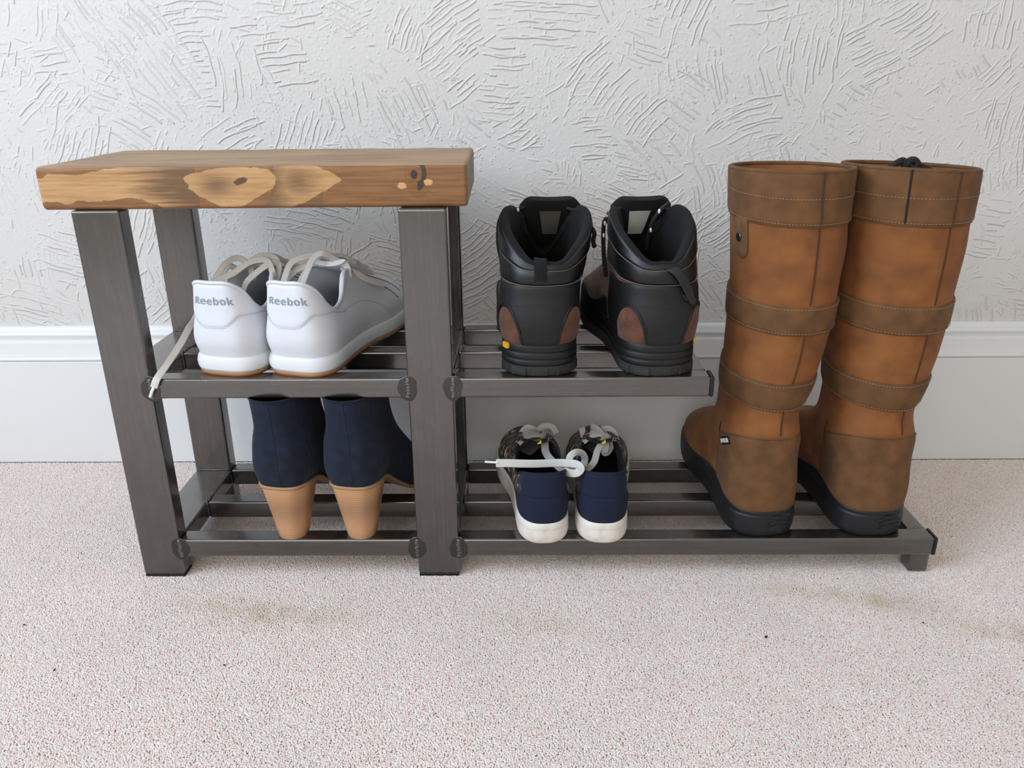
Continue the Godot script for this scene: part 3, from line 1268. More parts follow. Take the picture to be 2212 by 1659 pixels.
func build_rack() -> void:
	var o := thing("shoe_rack", "bare steel shoe rack with two shelves of tube rails and a stained timber bench seat", "shoe rack")
	# posts, with plastic feet pushed into their ends
	for x in [0.0, PX]:
		for z in [-TS, -RD]:
			tube_part("post", o, V(x, 0.0035, z), V(x + PW, HS, z + TS), 1)
			var b := Mb.new()
			b.rbox(V(x + PW / 2, 0.0012, z + TS / 2), V(PW - 0.0015, 0.0052, TS - 0.0015), 0.0012, 0)
			obj("end_cap", b, M.black_plastic, o)
		for y in [H1, H2]:
			tube_part("cross_rail", o, V(x, y - TS, -RD + TS), V(x + PW, y, -TS), 2)
	# shelf rails
	var zs := [[-TS, 0.0], [-0.115, -0.0915], [-RD, -RD + TS]]
	for y in [H1, H2]:
		for z in zs:
			tube_part("shelf_rail", o, V(PW, y - TS, z[0]), V(PX, y, z[1]), 0)
			var e: float = E1 if y == H1 else E2
			tube_part("shelf_rail", o, V(PX + PW, y - TS, z[0]), V(e - 0.004, y, z[1]), 0)
			if z[0] != -0.115:
				var b := Mb.new()
				b.rbox(V(e - 0.0025, y - TS / 2, (z[0] + z[1]) / 2), V(0.005, TS + 0.0004, TS + 0.0004), 0.0018, 0)
				obj("end_cap", b, M.black_plastic, o)
		var e2: float = E1 if y == H1 else E2
		tube_part("end_rail", o, V(e2 - 0.0045 - TS, y - TS, -0.0915), V(e2 - 0.0045, y, -TS), 2)
		tube_part("end_rail", o, V(e2 - 0.0045 - TS, y - TS, -RD + TS), V(e2 - 0.0045, y, -0.115), 2)
	# the short feet under the free end
	for z in [-0.0055, -RD + TS]:
		tube_part("foot", o, V(0.9328, 0.0005, z - TS), V(0.9328 + TS, H1 - TS, z), 1)
	# welds on the front
	var s := 1
	for y in [H1, H2]:
		for x in [PW, PX, PX + PW]:
			weld(o, V(x, y - TS / 2, 0.0), s)
			s += 1
	# beads where the inner rails meet the cross rails
	for y in [H1, H2]:
		for x in [PW, PX]:
			for z in [-0.0915, -0.115]:
				bead(o, [V(x, y - TS + 0.003, z), V(x, y - 0.002, z), V(x, y + 0.0004, z + (-0.003 if z > -0.1 else 0.003))], 1.7, s)
				s += 1
			bead(o, [V(x - 0.001 if x > 0.1 else x + 0.001, y + 0.0002, -0.095), V(x, y + 0.0004, -0.111)], 1.8, s)
			s += 1
		for z in [-0.0915, -RD + TS]:
			bead(o, [V(PX + PW, y - TS + 0.003, z), V(PX + PW, y - 0.003, z)], 1.9, s)
			s += 1
		for x in [0.002, PX + 0.002]:
			bead(o, [V(x, y + 0.0002, -RD + TS), V(x + PW - 0.006, y + 0.0002, -RD + TS)], 1.0, s)
			s += 1
	# seat: a thick old board, corners worn
	var b := Mb.new()
	var x0 := -0.0295
	var x1 := 0.4076
	var zf := 0.0
	var zb := -0.2065
	var th := 0.0434
	var n := FastNoiseLite.new()
	n.seed = 6
	n.frequency = 14.0
	# divide finely along its length by building it as rows again
	var rows := []
	var xs := [0.0, 0.0004, 0.0010, 0.0020, 0.0032, 0.0045]
	for i in range(1, 56):
		xs.append(0.0045 + (x1 - x0 - 0.009) * i / 56.0)
	for e in [0.0045, 0.0032, 0.0020, 0.0010, 0.0004, 0.0]:
		xs.append(x1 - x0 - e)
	var cs := []
	for q in 4:
		for k in 6:
			var w := PI / 2 * (q + k / 5.0)
			var r := 0.0045
			var ca: float = [1.0, -1.0, -1.0, 1.0][q] * (th / 2 - r)
			var cb: float = [1.0, 1.0, -1.0, -1.0][q] * ((zf - zb) / 2 - r)
			cs.append(Vector2(ca + r * cos(w), cb + r * sin(w)))
			if k == 5 and q % 2 == 1 or k == 5:
				var nq := (q + 1) % 4
				var na: float = [1.0, -1.0, -1.0, 1.0][nq] * (th / 2 - r) + r * cos(PI / 2 * nq)
				var nb: float = [1.0, 1.0, -1.0, -1.0][nq] * ((zf - zb) / 2 - r) + r * sin(PI / 2 * nq)
				for m in range(1, 6):
					cs.append(cs[-1].lerp(Vector2(na, nb), 1.0 / (7 - m)))
	for xx in xs:
		var x: float = x0 + xx
		var edge := minf(x - x0, x1 - x)
		var pull := 0.0
		if edge < 0.004:
			pull = 0.004 - sqrt(maxf(0.0, 0.004 * 0.004 - (0.004 - edge) * (0.004 - edge)))
		var ring := PackedVector3Array()
		for c in cs:
			var p: Vector2 = c - c.sign() * minf(pull, 0.004)
			var w := n.get_noise_3d(x, p.x * 2.0, p.y) * 0.0009
			ring.append(Vector3(x, HS + th / 2 + p.x + (w if p.x > -0.015 else 0.0), (zf + zb) / 2 + p.y + w))
		rows.append(ring)
	b.grid(rows, true, true, true)
	# picture coordinates by the way each face looks
	for i in b.v.size():
		var p := b.v[i]
		var nn := b.n[i]
		var u := clampf((p.x - x0) / (x1 - x0), 0.001, 0.999)
		if absf(nn.x) > 0.8:
			b.t[i] = Vector2((p.z - zb) / (zf - zb) * 0.5, 0.76 + 0.22 * (HS + th - p.y) / th)
		elif nn.z > 0.55 and nn.z >= nn.y:
			b.t[i] = Vector2(u, 0.504 + 0.242 * clampf((HS + th - p.y) / th, 0.0, 1.0))
		elif nn.y > 0.0:
			b.t[i] = Vector2(u, 0.495 * clampf((p.z - zb) / (zf - zb), 0.005, 1.0))
		else:
			b.t[i] = Vector2(u, 0.76 + 0.22 * (p.z - zb) / (zf - zb))
	var seat := obj("seat_board", b, wood_mat(), o, "stained timber seat board with pale worn patches and a knot")
	seat.position = V(0.2, 0, -0.0073)
	seat.rotation.y = 0.0199
	for i in b.v.size():
		b.v[i].x -= 0.2
	seat.mesh = b.mesh()


# ---------------------------------------------------------------- shoes
# inside of a shoe: down from the rim to the footbed
func lining(parent: Node3D, s: Surf, m: Material, floor_line: Array, y: float, wall := 3.0, called := "lining", rim := 0.6, bed_shift := 0.0, bed_in := 7.0) -> void:
	var K := s.rings.size() - 1.0
	var b := Mb.new()
	var top: PackedVector3Array = s.rings[s.rings.size() - 1]
	var c := Vector3.ZERO
	for p in top:
		c += p
	c /= top.size()
	var bed := ring(at_height(floor_line, bed_in, y), s.N)
	var rows := []
	for q in [[0.2, rim, 0.0], [wall * 0.6, 1.2, 0.0], [wall, -1.5, 0.0], [wall + 1.5, -9.0, 0.08], [wall + 2.0, -18.0, 0.3], [wall, 0.0, 0.72], [0.0, 0.0, 1.0]]:
		var row := PackedVector3Array()
		for i in s.N:
			var p := top[i]
			var inw := Vector3(c.x - p.x, 0, clampf(c.z, p.z - 0.03, p.z + 0.03) - p.z).normalized()
			var a: Vector3 = p + inw * q[0] * 0.001 + Vector3(0, q[1] * 0.001, 0)
			row.append(a.lerp(bed[i], q[2]))
		rows.append(row)
	b.grid(rows, true, false, true)
	obj(called, b, m, parent)


func rim_tube(parent: Node3D, s: Surf, m: Material, r: float, called := "collar", drop := 0.0, every := 2, squash := 1.0) -> MeshInstance3D:
	var b := Mb.new()
	var top: PackedVector3Array = s.rings[s.rings.size() - 1]
	var p := []
	for i in range(0, top.size(), every):
		p.append(top[i] + Vector3(0, drop, 0))
	b.tube(p, r, true, 10, false, squash)
	return obj(called, b, m, parent)


func sole_part(parent: Node3D, called: String, m: Material, line: Array, lv: Array, bend := 0.0, spring := 0.0) -> MeshInstance3D:
	# lv: [height, inset] from the bottom up
	var rows := []
	for q in lv:
		rows.append(ring(at_height(line, q[1], q[0], spring), 112, bend))
	var b := Mb.new()
	b.grid(rows, true, true, true)
	return obj(called, b, m, parent)


# a padded sheet bent across: rows run up it, columns across
func sheet(parent: Node3D, called: String, m: Material, mid_line: Array, widths: Array, sag: float, thick: float) -> MeshInstance3D:
	var c := curve(mid_line, 5)
	var rows := []
	var n := c.size()
	for i in n:
		var f := float(i) / (n - 1) * (widths.size() - 1)
		var j := mini(int(f), widths.size() - 2)
		var w: float = lerpf(widths[j], widths[j + 1], f - j)
		var T: Vector3 = (c[mini(i + 1, n - 1)] - c[maxi(i - 1, 0)]).normalized()
		var B := Vector3.RIGHT
		var U := B.cross(T).normalized()
		var row := PackedVector3Array()
		for k in 13:
			var q := lerpf(-1, 1, k / 12.0)
			var th := thick / 2 * sqrt(maxf(0.0, 1.0 - pow(absf(q), 6.0)))
			row.append(c[i] + B * q * w - U * (sag * q * q) + U * th)
		for k in range(11, 0, -1):
			var q := lerpf(-1, 1, k / 12.0)
			var th := thick / 2 * sqrt(maxf(0.0, 1.0 - pow(absf(q), 6.0)))
			row.append(c[i] + B * q * w - U * (sag * q * q) - U * th)
		rows.append(row)
	var b := Mb.new()
	b.grid(rows, true, true, true)
	return obj(called, b, m, parent)


func mm_pts(a: Array) -> Array:
	var o := []
	for p in a:
		o.append(Vector3(p[2], p[1], -p[0]) * 0.001)
	return o


# ---------------------------------------------------------------- white trainers
func make_trainer(label: String, at: Vector3, turn: float, bend: float) -> Node3D:
	var o := thing("trainer", label, "shoe", at, turn, "pair of white trainers on the upper shelf")
	var line := [[0, 0], [4, 28], [26, 41], [78, 38], [126, 38], [178, 47], [226, 45], [266, 27], [282, 0]]
	var sole := sole_part(o, "outsole", M.gum, line, [[0.0, 3.5], [0.0, 2.0], [2.5, 1.2], [5.4, 0.8], [5.4, 4.0]], bend, 13.0)
	var ms := sole_part(o, "midsole", M.white_rubber, line, [[5.2, 3.0], [5.2, 0.6], [8.0, -0.2], [14.0, -0.6], [19.0, 0.4], [21.6, 1.6], [22.4, 3.4]], bend, 12.0)
	var K1 := [[-3, 42, 0], [2, 42, 28], [26, 42, 40.5], [78, 41, 38], [126, 40, 38], [174, 40, 43], [216, 41, 40], [248, 45, 24], [264, 48, 0]]
	var K2 := [[0, 72, 0], [4, 72, 24], [27, 67, 36], [70, 56, 36], [112, 60, 34], [160, 60, 34], [202, 60, 27], [226, 60, 15], [236, 62, 0]]
	var K3 := [[2, 106, 0], [3, 106, 18], [16, 96, 28], [40, 70, 32], [68, 75, 30], [92, 100, 25], [134, 90, 18], [176, 78, 13], [190, 73, 0]]
	var s := skin([at_height(line, 2.6, 20.5, 12.0), K1, K2, K3], bend, 0.5, 3)
	var b := Mb.new()
	b.grid(s.rows(9), true)
	obj("upper", b, M.white_leather, o)
	lining(o, s, M.white_lining, line, 30.0, 4.5)
	# padded edge of the opening
	rim_tube(o, s, M.white_leather, 0.0021, "collar")
	# footbed
	b = Mb.new()
	b.grid([ring(at_height(line, 8.0, 31.0)), ring(at_height(line, 16.0, 32.5))], true, false, true)
	obj("insole", b, M.insole, o)
	# heel tab that carries the lettering, wrapping forward under the opening
	b = Mb.new()
	var lo := func(u: float) -> float:
		var a := absf(u)
		return lerpf(1.55, 2.0, smoothstep(0.02, 0.085, a)) + 0.35 * smoothstep(0.09, 0.2, a)
	var hi := func(u: float) -> float:
		return 2.93
	patch(b, s, -0.2, 0.2, 44, lo, hi, 12, 0.0011)
	var tab := obj("heel_tab", b, M.white_leather, o)
	b = Mb.new()
	lettering(b, s, "Reebok", 0.004, 2.42, 0.0078, 0.0012, 800, 0.0, 1.18, 0.0006)
	obj("lettering", b, M.grey_print, tab, "grey heel lettering")
	# seams
	b = Mb.new()
	var edge := []
	for i in 41:
		var u := lerpf(-0.2, 0.2, i / 40.0)
		edge.append(s.out(u, lo.call(u) - 0.045, 0.0004))
	stitches(b, edge, 0.0026, 0.0014, 0.00032)
	b.tube(line_on(s, [[0.2, 2.5], [0.235, 2.25], [0.26, 1.9], [0.285, 1.3], [0.30, 0.6]], 0.0002), 0.00035, false, 5)
	b.tube(line_on(s, [[0.8, 2.5], [0.765, 2.25], [0.74, 1.9], [0.715, 1.3], [0.70, 0.6]], 0.0002), 0.00035, false, 5)
	obj("stitching", b, M.thread_grey, o)
	b = Mb.new()
	b.tube(line_on(s, [[0.335, 2.9], [0.342, 2.3], [0.348, 1.7], [0.352, 1.1]], 0.0002), 0.00055, false, 5)
	b.tube(line_on(s, [[0.372, 2.9], [0.385, 2.3], [0.39, 1.7], [0.39, 1.2]], 0.0002), 0.00055, false, 5)
	obj("vamp_seam", b, M.seam_grey, o)
	# tongue
	var tg := mm_pts([[200, 68, 0], [170, 78, 0], [135, 91, 0], [108, 102, 0], [96, 107, 0]])
	sheet(o, "tongue", M.white_lining, tg, [12, 16, 21, 25, 24].map(func(w): return w * 0.001), 0.006, 0.006)
	# lacing across the throat
	b = Mb.new()
	for k in 5:
		var f := k / 4.0
		var d := lerpf(118, 178, f)
		var y := lerpf(110, 85, f)
		var w := lerpf(22, 14, f)
		var sd := -1.0 if k % 2 else 1.0
		b = Mb.new()
		b.ribbon(curve(mm_pts([[d, y - 6, -w * sd], [d + 3, y + 1.5, -w * 0.4 * sd], [d + 7, y + 1.0, w * 0.4 * sd], [d + 11, y - 8, w * sd]]), 6), 0.007, 0.0014, Vector3(0, 1, 0.3))
		obj("lacing", b, M.lace, o)
	return o


func build_trainers() -> void:
	var a := make_trainer("white leather trainer with its loose lace end hanging over the front rail", V(0.1280, H2, -0.0095), -13.0, 0.0)
	var c := make_trainer("white leather trainer with its toe close behind the middle steel post", V(0.2090, H2, -0.0065), -15.0, 0.0)
	var b := Mb.new()
	b.ribbon(curve(own(a, [V(127, 356, -102), V(117, 361, -106), V(104, 350, -109), V(93, 334, -107), V(84, 318, -99), V(79, 309, -86), V(78, 303, -74), V(77, 299, -60), V(74, 289, -45), V(68, 277, -30), V(62, 265, -10), V(60, 259, 4), V(56, 250, 5)]), 8), 0.0078, 0.0012, a.transform.basis.inverse() * Vector3(0.35, 0.5, 1))
	var la := obj("lace", b, M.lace, a)
	b = Mb.new()
	b.tube(curve(own(a, [V(56.5, 251, 5), V(53, 245, 5.3), V(50, 239, 5)]), 4), 0.0018, false, 8)
	obj("aglet", b, M.aglet, la)
	var f := a.transform.basis.inverse() * Vector3(-0.1, 0.5, 1)
	b = Mb.new()
	for p in [
		[V(104, 346, -75), V(110, 355, -80), V(118, 367, -90), V(129, 372, -100), V(142, 364, -100), V(147, 346, -95)],
		[V(120, 350, -85), V(140, 365, -95), V(157, 374, -100), V(171, 371, -105), V(177, 360, -100), V(172, 343, -95)],
		[V(106, 350, -72), V(127, 357, -80), V(147, 369, -90), V(165, 370, -95), V(172, 356, -90), V(170, 345, -88)],
		[V(134, 334, -92), V(142, 347, -87), V(154, 357, -90), V(164, 364, -92), V(173, 367, -98), V(180, 360, -104)]]:
		b = Mb.new()
		b.ribbon(curve(own(a, p), 8), 0.0076, 0.0013, f)
		obj("lace_loop", b, M.lace, a)
	b = Mb.new()
	b.ribbon(curve(own(c, [V(185, 346, -85), V(192, 365, -95), V(205, 372, -100), V(225, 374, -105), V(245, 366, -110), V(255, 357, -115), V(266, 340, -130), V(277, 326, -150), V(287, 316, -168)]), 8), 0.0078, 0.0013, f)
	obj("lace_loop", b, M.lace, c)
	b = Mb.new()
	b.ribbon(curve(own(c, [V(208, 345, -80), V(215, 361, -85), V(222, 374, -90), V(233, 379, -90), V(245, 369, -100), V(257, 362, -100), V(259, 348, -98)]), 8), 0.0076, 0.0013, f)
	obj("lace_loop", b, M.lace, c)
	b = Mb.new()
	b.ribbon(curve(own(c, [V(183, 344, -95), V(197, 357, -100), V(214, 363, -105), V(231, 364, -110), V(247, 360, -110)]), 8), 0.0076, 0.0013, f)
	obj("lace_loop", b, M.lace, c)
	b = Mb.new()
	b.ribbon(curve(own(c, [V(250, 360, -102), V(262, 352, -112), V(276, 338, -130), V(290, 326, -155)]), 8), 0.0076, 0.0013, f)
	obj("lace_loop", b, M.lace, c)


# ---------------------------------------------------------------- navy heeled ankle boots
func make_ankle_boot(label: String, at: Vector3, turn: float) -> Node3D:
	var o := thing("ankle_boot", label, "boot", at, turn, "pair of navy ankle boots on the lower shelf")
	var B0 := [[2, 73, 0], [6, 73, 20], [25, 71, 29], [60, 63, 28], [96, 36, 29], [130, 11, 37], [168, 5, 40], [199, 7, 26], [214, 9, 0]]
	var B1 := [[-3, 92, 0], [2, 92, 23], [26, 91, 36], [62, 87, 34], [98, 66, 34], [132, 37, 39], [170, 32, 38], [196, 30, 24], [210, 30, 0]]
	var B2 := [[-2, 121, 0], [3, 121, 22], [27, 121, 34.5], [58, 120, 35], [88, 108, 33], [115, 86, 32], [147, 68, 31], [176, 57, 20], [188, 53, 0]]
	var B3 := [[-1, 147, 0], [4, 147, 18], [26, 147, 28.5], [52, 147, 31], [74, 146, 30], [92, 138, 27], [104, 128, 20], [114, 118, 11], [118, 114, 0]]
	var B4 := [[-5, 183, 0], [1, 183, 18], [22, 181, 28.5], [46, 180, 31.5], [68, 180, 30.5], [84, 179, 27], [94, 179, 21], [100, 178, 11], [102, 178, 0]]
	var s := skin([B0, B1, B2, B3, B4], 0.0, 0.7, 11)
	var b := Mb.new()
	b.grid(s.rows(9), true)
	obj("upper", b, M.navy_suede, o)
	var inner := []
	for q in [[4.0, -0.0002], [3.97, -0.0018], [3.7, -0.0026], [3.2, -0.003], [2.6, -0.004]]:
		var row := PackedVector3Array()
		for k in s.N:
			row.append(s.out(float(k) / s.N, q[0], q[1]))
		inner.append(row)
	b = Mb.new()
	b.grid(inner, true, false, true)
	obj("lining", b, M.dark_lining, o)
	# sole sheet that follows the arch
	var under := []
	for q in [[-4.5, 2.0], [-4.5, 0.2], [-2.0, -1.2], [0.4, -1.2], [1.0, 1.0]]:
		var keys := []
		for k in B0:
			var sg: float = 1.0 - 2.0 * k[0] / 214.0
			keys.append([k[0] + q[1] * sg, k[1] + q[0], maxf(0.0, k[2] - q[1]) if k[2] > 0 else 0])
		under.append(ring(keys))
	b = Mb.new()
	b.grid(under, true, true, true)
	obj("sole", b, M.welt, o)
	# stacked heel block
	var rows := []
	for q in [[0.0, -0.02], [1.0, 0.0], [3.0, 0.03], [22.0, 0.30], [46.0, 0.67], [66.0, 0.96], [69.5, 1.0]]:
		var f: float = q[1]
		var keys := [[lerpf(8, 1.5, f), q[0], 0], [lerpf(10, 4.5, f), q[0], lerpf(9, 18, f)], [lerpf(18, 23, f), q[0], lerpf(16, 28.5, f)], [lerpf(30, 45, f), q[0] - 2.0 * f, lerpf(16.5, 28, f)], [lerpf(38, 58, f), q[0] - 5.0 * f, lerpf(15, 26, f)], [lerpf(42, 64, f), q[0] - 8.0 * f, lerpf(8, 14, f)], [lerpf(43, 65, f), q[0] - 8.0 * f, 0]]
		rows.append(ring(keys, 72, 0.0, lerpf(3.5, 0.0, f)))
	b = Mb.new()
	b.grid(rows, true, true, true)
	var heel := obj("heel", b, M.heel_wood, o, "stacked tan heel")
	b = Mb.new()
	b.tube(line_on(s, [[0.02, 0.1], [0.018, 1.0], [0.016, 2.0], [0.016, 3.0], [0.016, 3.95]], 0.0002), 0.0005, false, 5)
	b.tube(line_on(s, [[0.12, 1.4], [0.115, 2.0], [0.11, 3.0], [0.11, 3.95]], 0.0002), 0.0004, false, 5)
	b.tube(line_on(s, [[0.88, 1.4], [0.885, 2.0], [0.89, 3.0], [0.89, 3.95]], 0.0002), 0.0004, false, 5)
	obj("seam", b, M.navy_thread, o)
	rim_tube(o, s, M.navy_suede, 0.0011, "rim")
	return o


func build_ankle_boots() -> void:
	make_ankle_boot("navy suede ankle boot with stacked tan heel, nearer the outer bench legs", V(0.1765, H1, 0.0060), -9.0)
	make_ankle_boot("navy suede ankle boot with stacked tan heel, toe showing beside the middle post", V(0.2600, H1, 0.0060), -9.0)


# ---------------------------------------------------------------- hiking boots
func make_hiking_boot(label: String, at: Vector3, turn: float, mirror: float, loop_out: bool, lean: float, cw: float) -> Node3D:
	var o := thing("hiking_boot", label, "boot", at, turn, "pair of black and brown hiking boots on the upper shelf")
	var line := [[0, 0], [6, 27], [30, 42], [80, 41], [130, 42], [186, 52], [238, 50], [279, 30], [294, 0]]
	# tread: lugs with gaps, then the ridged wall of the sole
	sole_part(o, "outsole", M.dusty_rubber, line, [[0.0, 3.0], [0.3, 1.2], [2.0, 0.4], [10.5, -0.2], [11.2, 0.3], [11.6, 1.6]], 0.0, 10.0)
	sole_part(o, "midsole", M.black_rubber, line, [[11.0, 2.4], [11.6, 0.6], [15.0, 0.2], [17.5, 0.0], [18.4, 1.4], [19.2, 1.4], [20.2, 0.0], [25.5, 0.1], [26.5, 1.6], [27.3, 1.6], [28.3, 0.3], [33.5, 0.5], [36.6, 1.2], [37.6, 3.0]], 0.0, 10.0)
	var b := Mb.new()
	# lug blocks round the heel
	for k in 5:
		var u: float = [-0.115, -0.055, 0.005, 0.065, 0.12][k]
		var r0 := ring(at_height(line, 0.0, 5.0))
		var i := posmod(int(u * 112), 112)
		var p: Vector3 = r0[i]
		var dir := (r0[(i + 1) % 112] - r0[posmod(i - 1, 112)]).normalized()
		var nrm := dir.cross(Vector3.UP).normalized()
		if nrm.dot(p - Vector3(0, p.y, -0.05)) < 0:
			nrm = -nrm
		var rows := []
		for q in [[-8.8, -0.2], [-8.5, 0.2], [-7.5, 0.35], [7.5, 0.35], [8.5, 0.2], [8.8, -0.2]]:
			var c: Vector3 = p + dir * q[0] * 0.001
			rows.append(PackedVector3Array([c + nrm * -0.002 + Vector3(0, -0.0042, 0), c + nrm * q[1] * 0.001 + Vector3(0, -0.0038, 0), c + nrm * q[1] * 0.001 + Vector3(0, 0.0044, 0), c + nrm * -0.002 + Vector3(0, 0.0048, 0)]))
		b = Mb.new()
		b.grid(rows, true, true, true)
		obj("tread_lug", b, M.dusty_rubber, o)
	var J1 := [[-1, 62, 0], [5, 62, 27], [30, 62, 42.5], [80, 60, 41], [130, 60, 42], [184, 58, 49], [232, 56, 45], [266, 56, 27], [280, 57, 0]]
	var J2 := [[2, 92, 0], [8, 92, 26], [32, 92, 41.5], [75, 94, 42], [115, 92, 40], [160, 88, 37], [200, 82, 31], [228, 78, 18], [240, 77, 0]]
	var J3 := [[2, 113, 0], [8, 114, 26], [32, 122, 44], [68, 130, 47], [104, 130, 43], [135, 120, 33], [162, 110, 23], [182, 103, 12], [190, 101, 0]]
	var J4 := [[7, 124, 0], [11, 126, 20], [36, 150, 43], [66, 166, 49], [94, 170, 42], [116, 152, 30], [142, 132, 19], [162, 117, 10], [170, 112, 0]]
	var levels := []
	for q in [[J1, 0.0, 1.0], [J2, 0.1, 1.0], [J3, 0.6, lerpf(1.0, cw, 0.7)], [J4, 1.0, cw]]:
		levels.append(ring(q[0].map(func(k): return [k[0], k[1], k[2] * q[2]]), 112, 0.0, lean * q[1]))
	var s := skin([at_height(line, 2.2, 34.0, 10.0), levels[0], levels[1], levels[2], levels[3]], 0.0, 0.9, 21)
	b = Mb.new()
	b.grid(s.rows(10), true)
	obj("upper", b, M.brown_nubuck, o)
	# black padded ankle and collar
	b = Mb.new()
	band(b, s, func(u): return 2.46 + 0.25 * smoothstep(0.2, 0.45, 0.5 - absf(fposmod(u, 1.0) - 0.5)), func(_u): return 3.97, 14, 0.0016)
	obj("ankle_padding", b, M.black_leather, o)
	# thick rolled collar sloping into the opening
	var top: PackedVector3Array = s.rings[4]
	var rows := []
	var c := V(0, 0.15, -0.085)
	for q in [[-1.6, -3.0], [-1.9, -0.5], [-0.5, 2.0], [2.0, 3.2], [5.0, 2.6], [7.5, 0.0], [8.5, -4.0], [8.8, -10.0]]:
		var row := PackedVector3Array()
		for i in range(0, 112, 1):
			var p := top[i]
			var inw := Vector3(lean * 0.001 - p.x, 0, clampf(c.z, p.z - 0.03, p.z + 0.03) - p.z).normalized()
			row.append(p + inw * q[0] * 0.001 + V(0, q[1] * 0.001, 0))
		rows.append(row)
	b = Mb.new()
	b.grid(rows, true)
	var col := obj("collar", b, M.black_fabric, o)
	# the smooth facing below the collar, with its seam
	b = Mb.new()
	var v_lo := func(u: float) -> float:
		return 3.35 - 0.1 * smoothstep(0.0, 0.2, absf(u))
	patch(b, s, -0.24, 0.24, 48, v_lo, func(_u): return 3.985, 8, 0.0034)
	obj("collar_facing", b, M.black_leather, o)
	b = Mb.new()
	var edge := []
	for i in 49:
		var u := lerpf(-0.24, 0.24, i / 48.0)
		edge.append(s.out(u, v_lo.call(u) - 0.02, 0.0019))
	b.tube(edge, 0.0005, false, 5)
	edge = []
	for i in 61:
		var u := lerpf(-0.27, 0.27, i / 60.0)
		edge.append(s.out(u, 2.44 + 0.25 * smoothstep(0.2, 0.45, absf(u)), 0.0017))
	b.tube(edge, 0.00045, false, 5)
	obj("piping", b, M.grey_thread, o)
	lining(o, s, M.black_fabric, line, 44.0, 9.5, "lining", -4.0)
	# rubber heel cup with openings that show the nubuck
	b = Mb.new()
	var cup_hi := func(u: float) -> float:
		return lerpf(2.43, 2.16, smoothstep(0.03, 0.2, absf(u)))
	patch(b, s, -0.215, 0.215, 44, func(_u): return 0.03, cup_hi, 14, 0.0021)
	var cup := obj("heel_cup", b, M.black_rubber, o)
	for sd in [-1.0, 1.0]:
		b = Mb.new()
		var uc: float = sd * 0.094
		var lo := func(_u: float) -> float:
			return 0.08
		var hi := func(u: float) -> float:
			var e := absf(u - uc) / 0.047
			return 0.1 + 1.42 * sqrt(maxf(0.0, 1.0 - e * e)) if sd * (u - uc) > 0.0 else 0.1 + 1.42 * pow(maxf(0.0, 1.0 - e * e), 0.62)
		patch(b, s, uc - 0.046, uc + 0.046, 18, lo, hi, 10, 0.0027, 0.0008)
		obj("heel_inset", b, M.brown_nubuck, cup, "brown inset panel")
		b = Mb.new()
		var arch := []
		for i in 21:
			var u := lerpf(uc - 0.05, uc + 0.05, i / 20.0)
			var e := minf(1.0, absf(u - uc) / 0.05)
			arch.append(s.out(u, 0.1 + 1.5 * pow(maxf(0.0, 1.0 - e * e), 0.55), 0.0024))
		b.tube(arch, 0.0009, false, 6)
		obj("rib", b, M.black_rubber, cup)
	b = Mb.new()
	b.tube(line_on(s, [[-0.07, 1.55], [-0.03, 1.58], [0.03, 1.58], [0.07, 1.55]], 0.0021), 0.0005, false, 5)
	obj("crease", b, M.dusty_rubber, cup)
	# toe and side bumpers
	b = Mb.new()
	patch(b, s, 0.36, 0.64, 30, func(_u): return 0.03, func(u): return 1.15 - 0.3 * absf(u - 0.5) / 0.14, 8, 0.002)
	obj("toe_cap", b, M.black_rubber, o)
	for sd in [-1.0, 1.0]:
		b = Mb.new()
		patch(b, s, sd * 0.225, sd * 0.35, 16, func(_u): return 0.03, func(u): return 0.85 + 0.25 * sin(absf(u) * 60.0), 8, 0.0022)
		obj("side_bumper", b, M.black_rubber, o)
	# small yellow mark let into the side of the sole
	b = Mb.new()
	var ul: float = -0.104 if mirror < 0.0 else 0.128
	var rr := ring(at_height(line, 0.0, 32.0))
	var i0 := posmod(int(ul * 112), 112)
	var pA: Vector3 = rr[i0]
	var dA := (rr[(i0 + 1) % 112] - rr[posmod(i0 - 1, 112)]).normalized()
	var nA := dA.cross(Vector3.UP).normalized()
	if nA.dot(pA - V(0, pA.y, -0.06)) < 0.0:
		nA = -nA
	var oct := []
	for d in [-0.001, 0.0012, 0.0016]:
		var row := PackedVector3Array()
		for q in [[-5.5, -2.2], [-4.5, -3.2], [4.5, -3.2], [5.5, -2.2], [5.5, 2.2], [4.5, 3.2], [-4.5, 3.2], [-5.5, 2.2]]:
			var sh := 1.0 if d < 0.0015 else 0.94
			row.append(pA + dA * q[0] * sh * 0.001 + V(0, q[1] * sh * 0.001, 0) + nA * d)
		oct.append(row)
	b.grid(oct, true, true, true)
	obj("sole_badge", b, M.yellow, o, "small yellow badge on the sole")
	# tongue stands up behind the opening
	var tg := mm_pts([[182, 104, 0], [162, 117, 0], [143, 131, 0], [126, 150, 0], [116, 168, 0], [112, 178, 0]])
	var tongue := sheet(o, "tongue", M.black_fabric, tg, [0.014, 0.022, 0.030, 0.036, 0.036, 0.027], 0.004, 0.010)
	tongue.position.x = 0.014 if mirror < 0.0 else -0.003
	# label sewn on the inner face of the tongue
	b = Mb.new()
	var lr := []
	for i in 9:
		var f := i / 8.0
		var row := PackedVector3Array()
		for q in [[-1, 0.0], [-1, 0.0007], [-0.3, 0.0012], [0.3, 0.0012], [1, 0.0007], [1, 0.0]]:
			var w := lerpf(0.0085, 0.0125, f)
			var pz := lerpf(-0.1400, -0.1175, f) + 0.0008 * sin(f * 5.0)
			row.append(V(q[0] * w + (0.0 if mirror < 0 else -0.003), lerpf(0.134, 0.164, f), pz - 0.004 * pow(q[0] * w / 0.036, 2.0) + q[1] + 0.0080))
		lr.append(row)
	b.grid(lr, true, true, true)
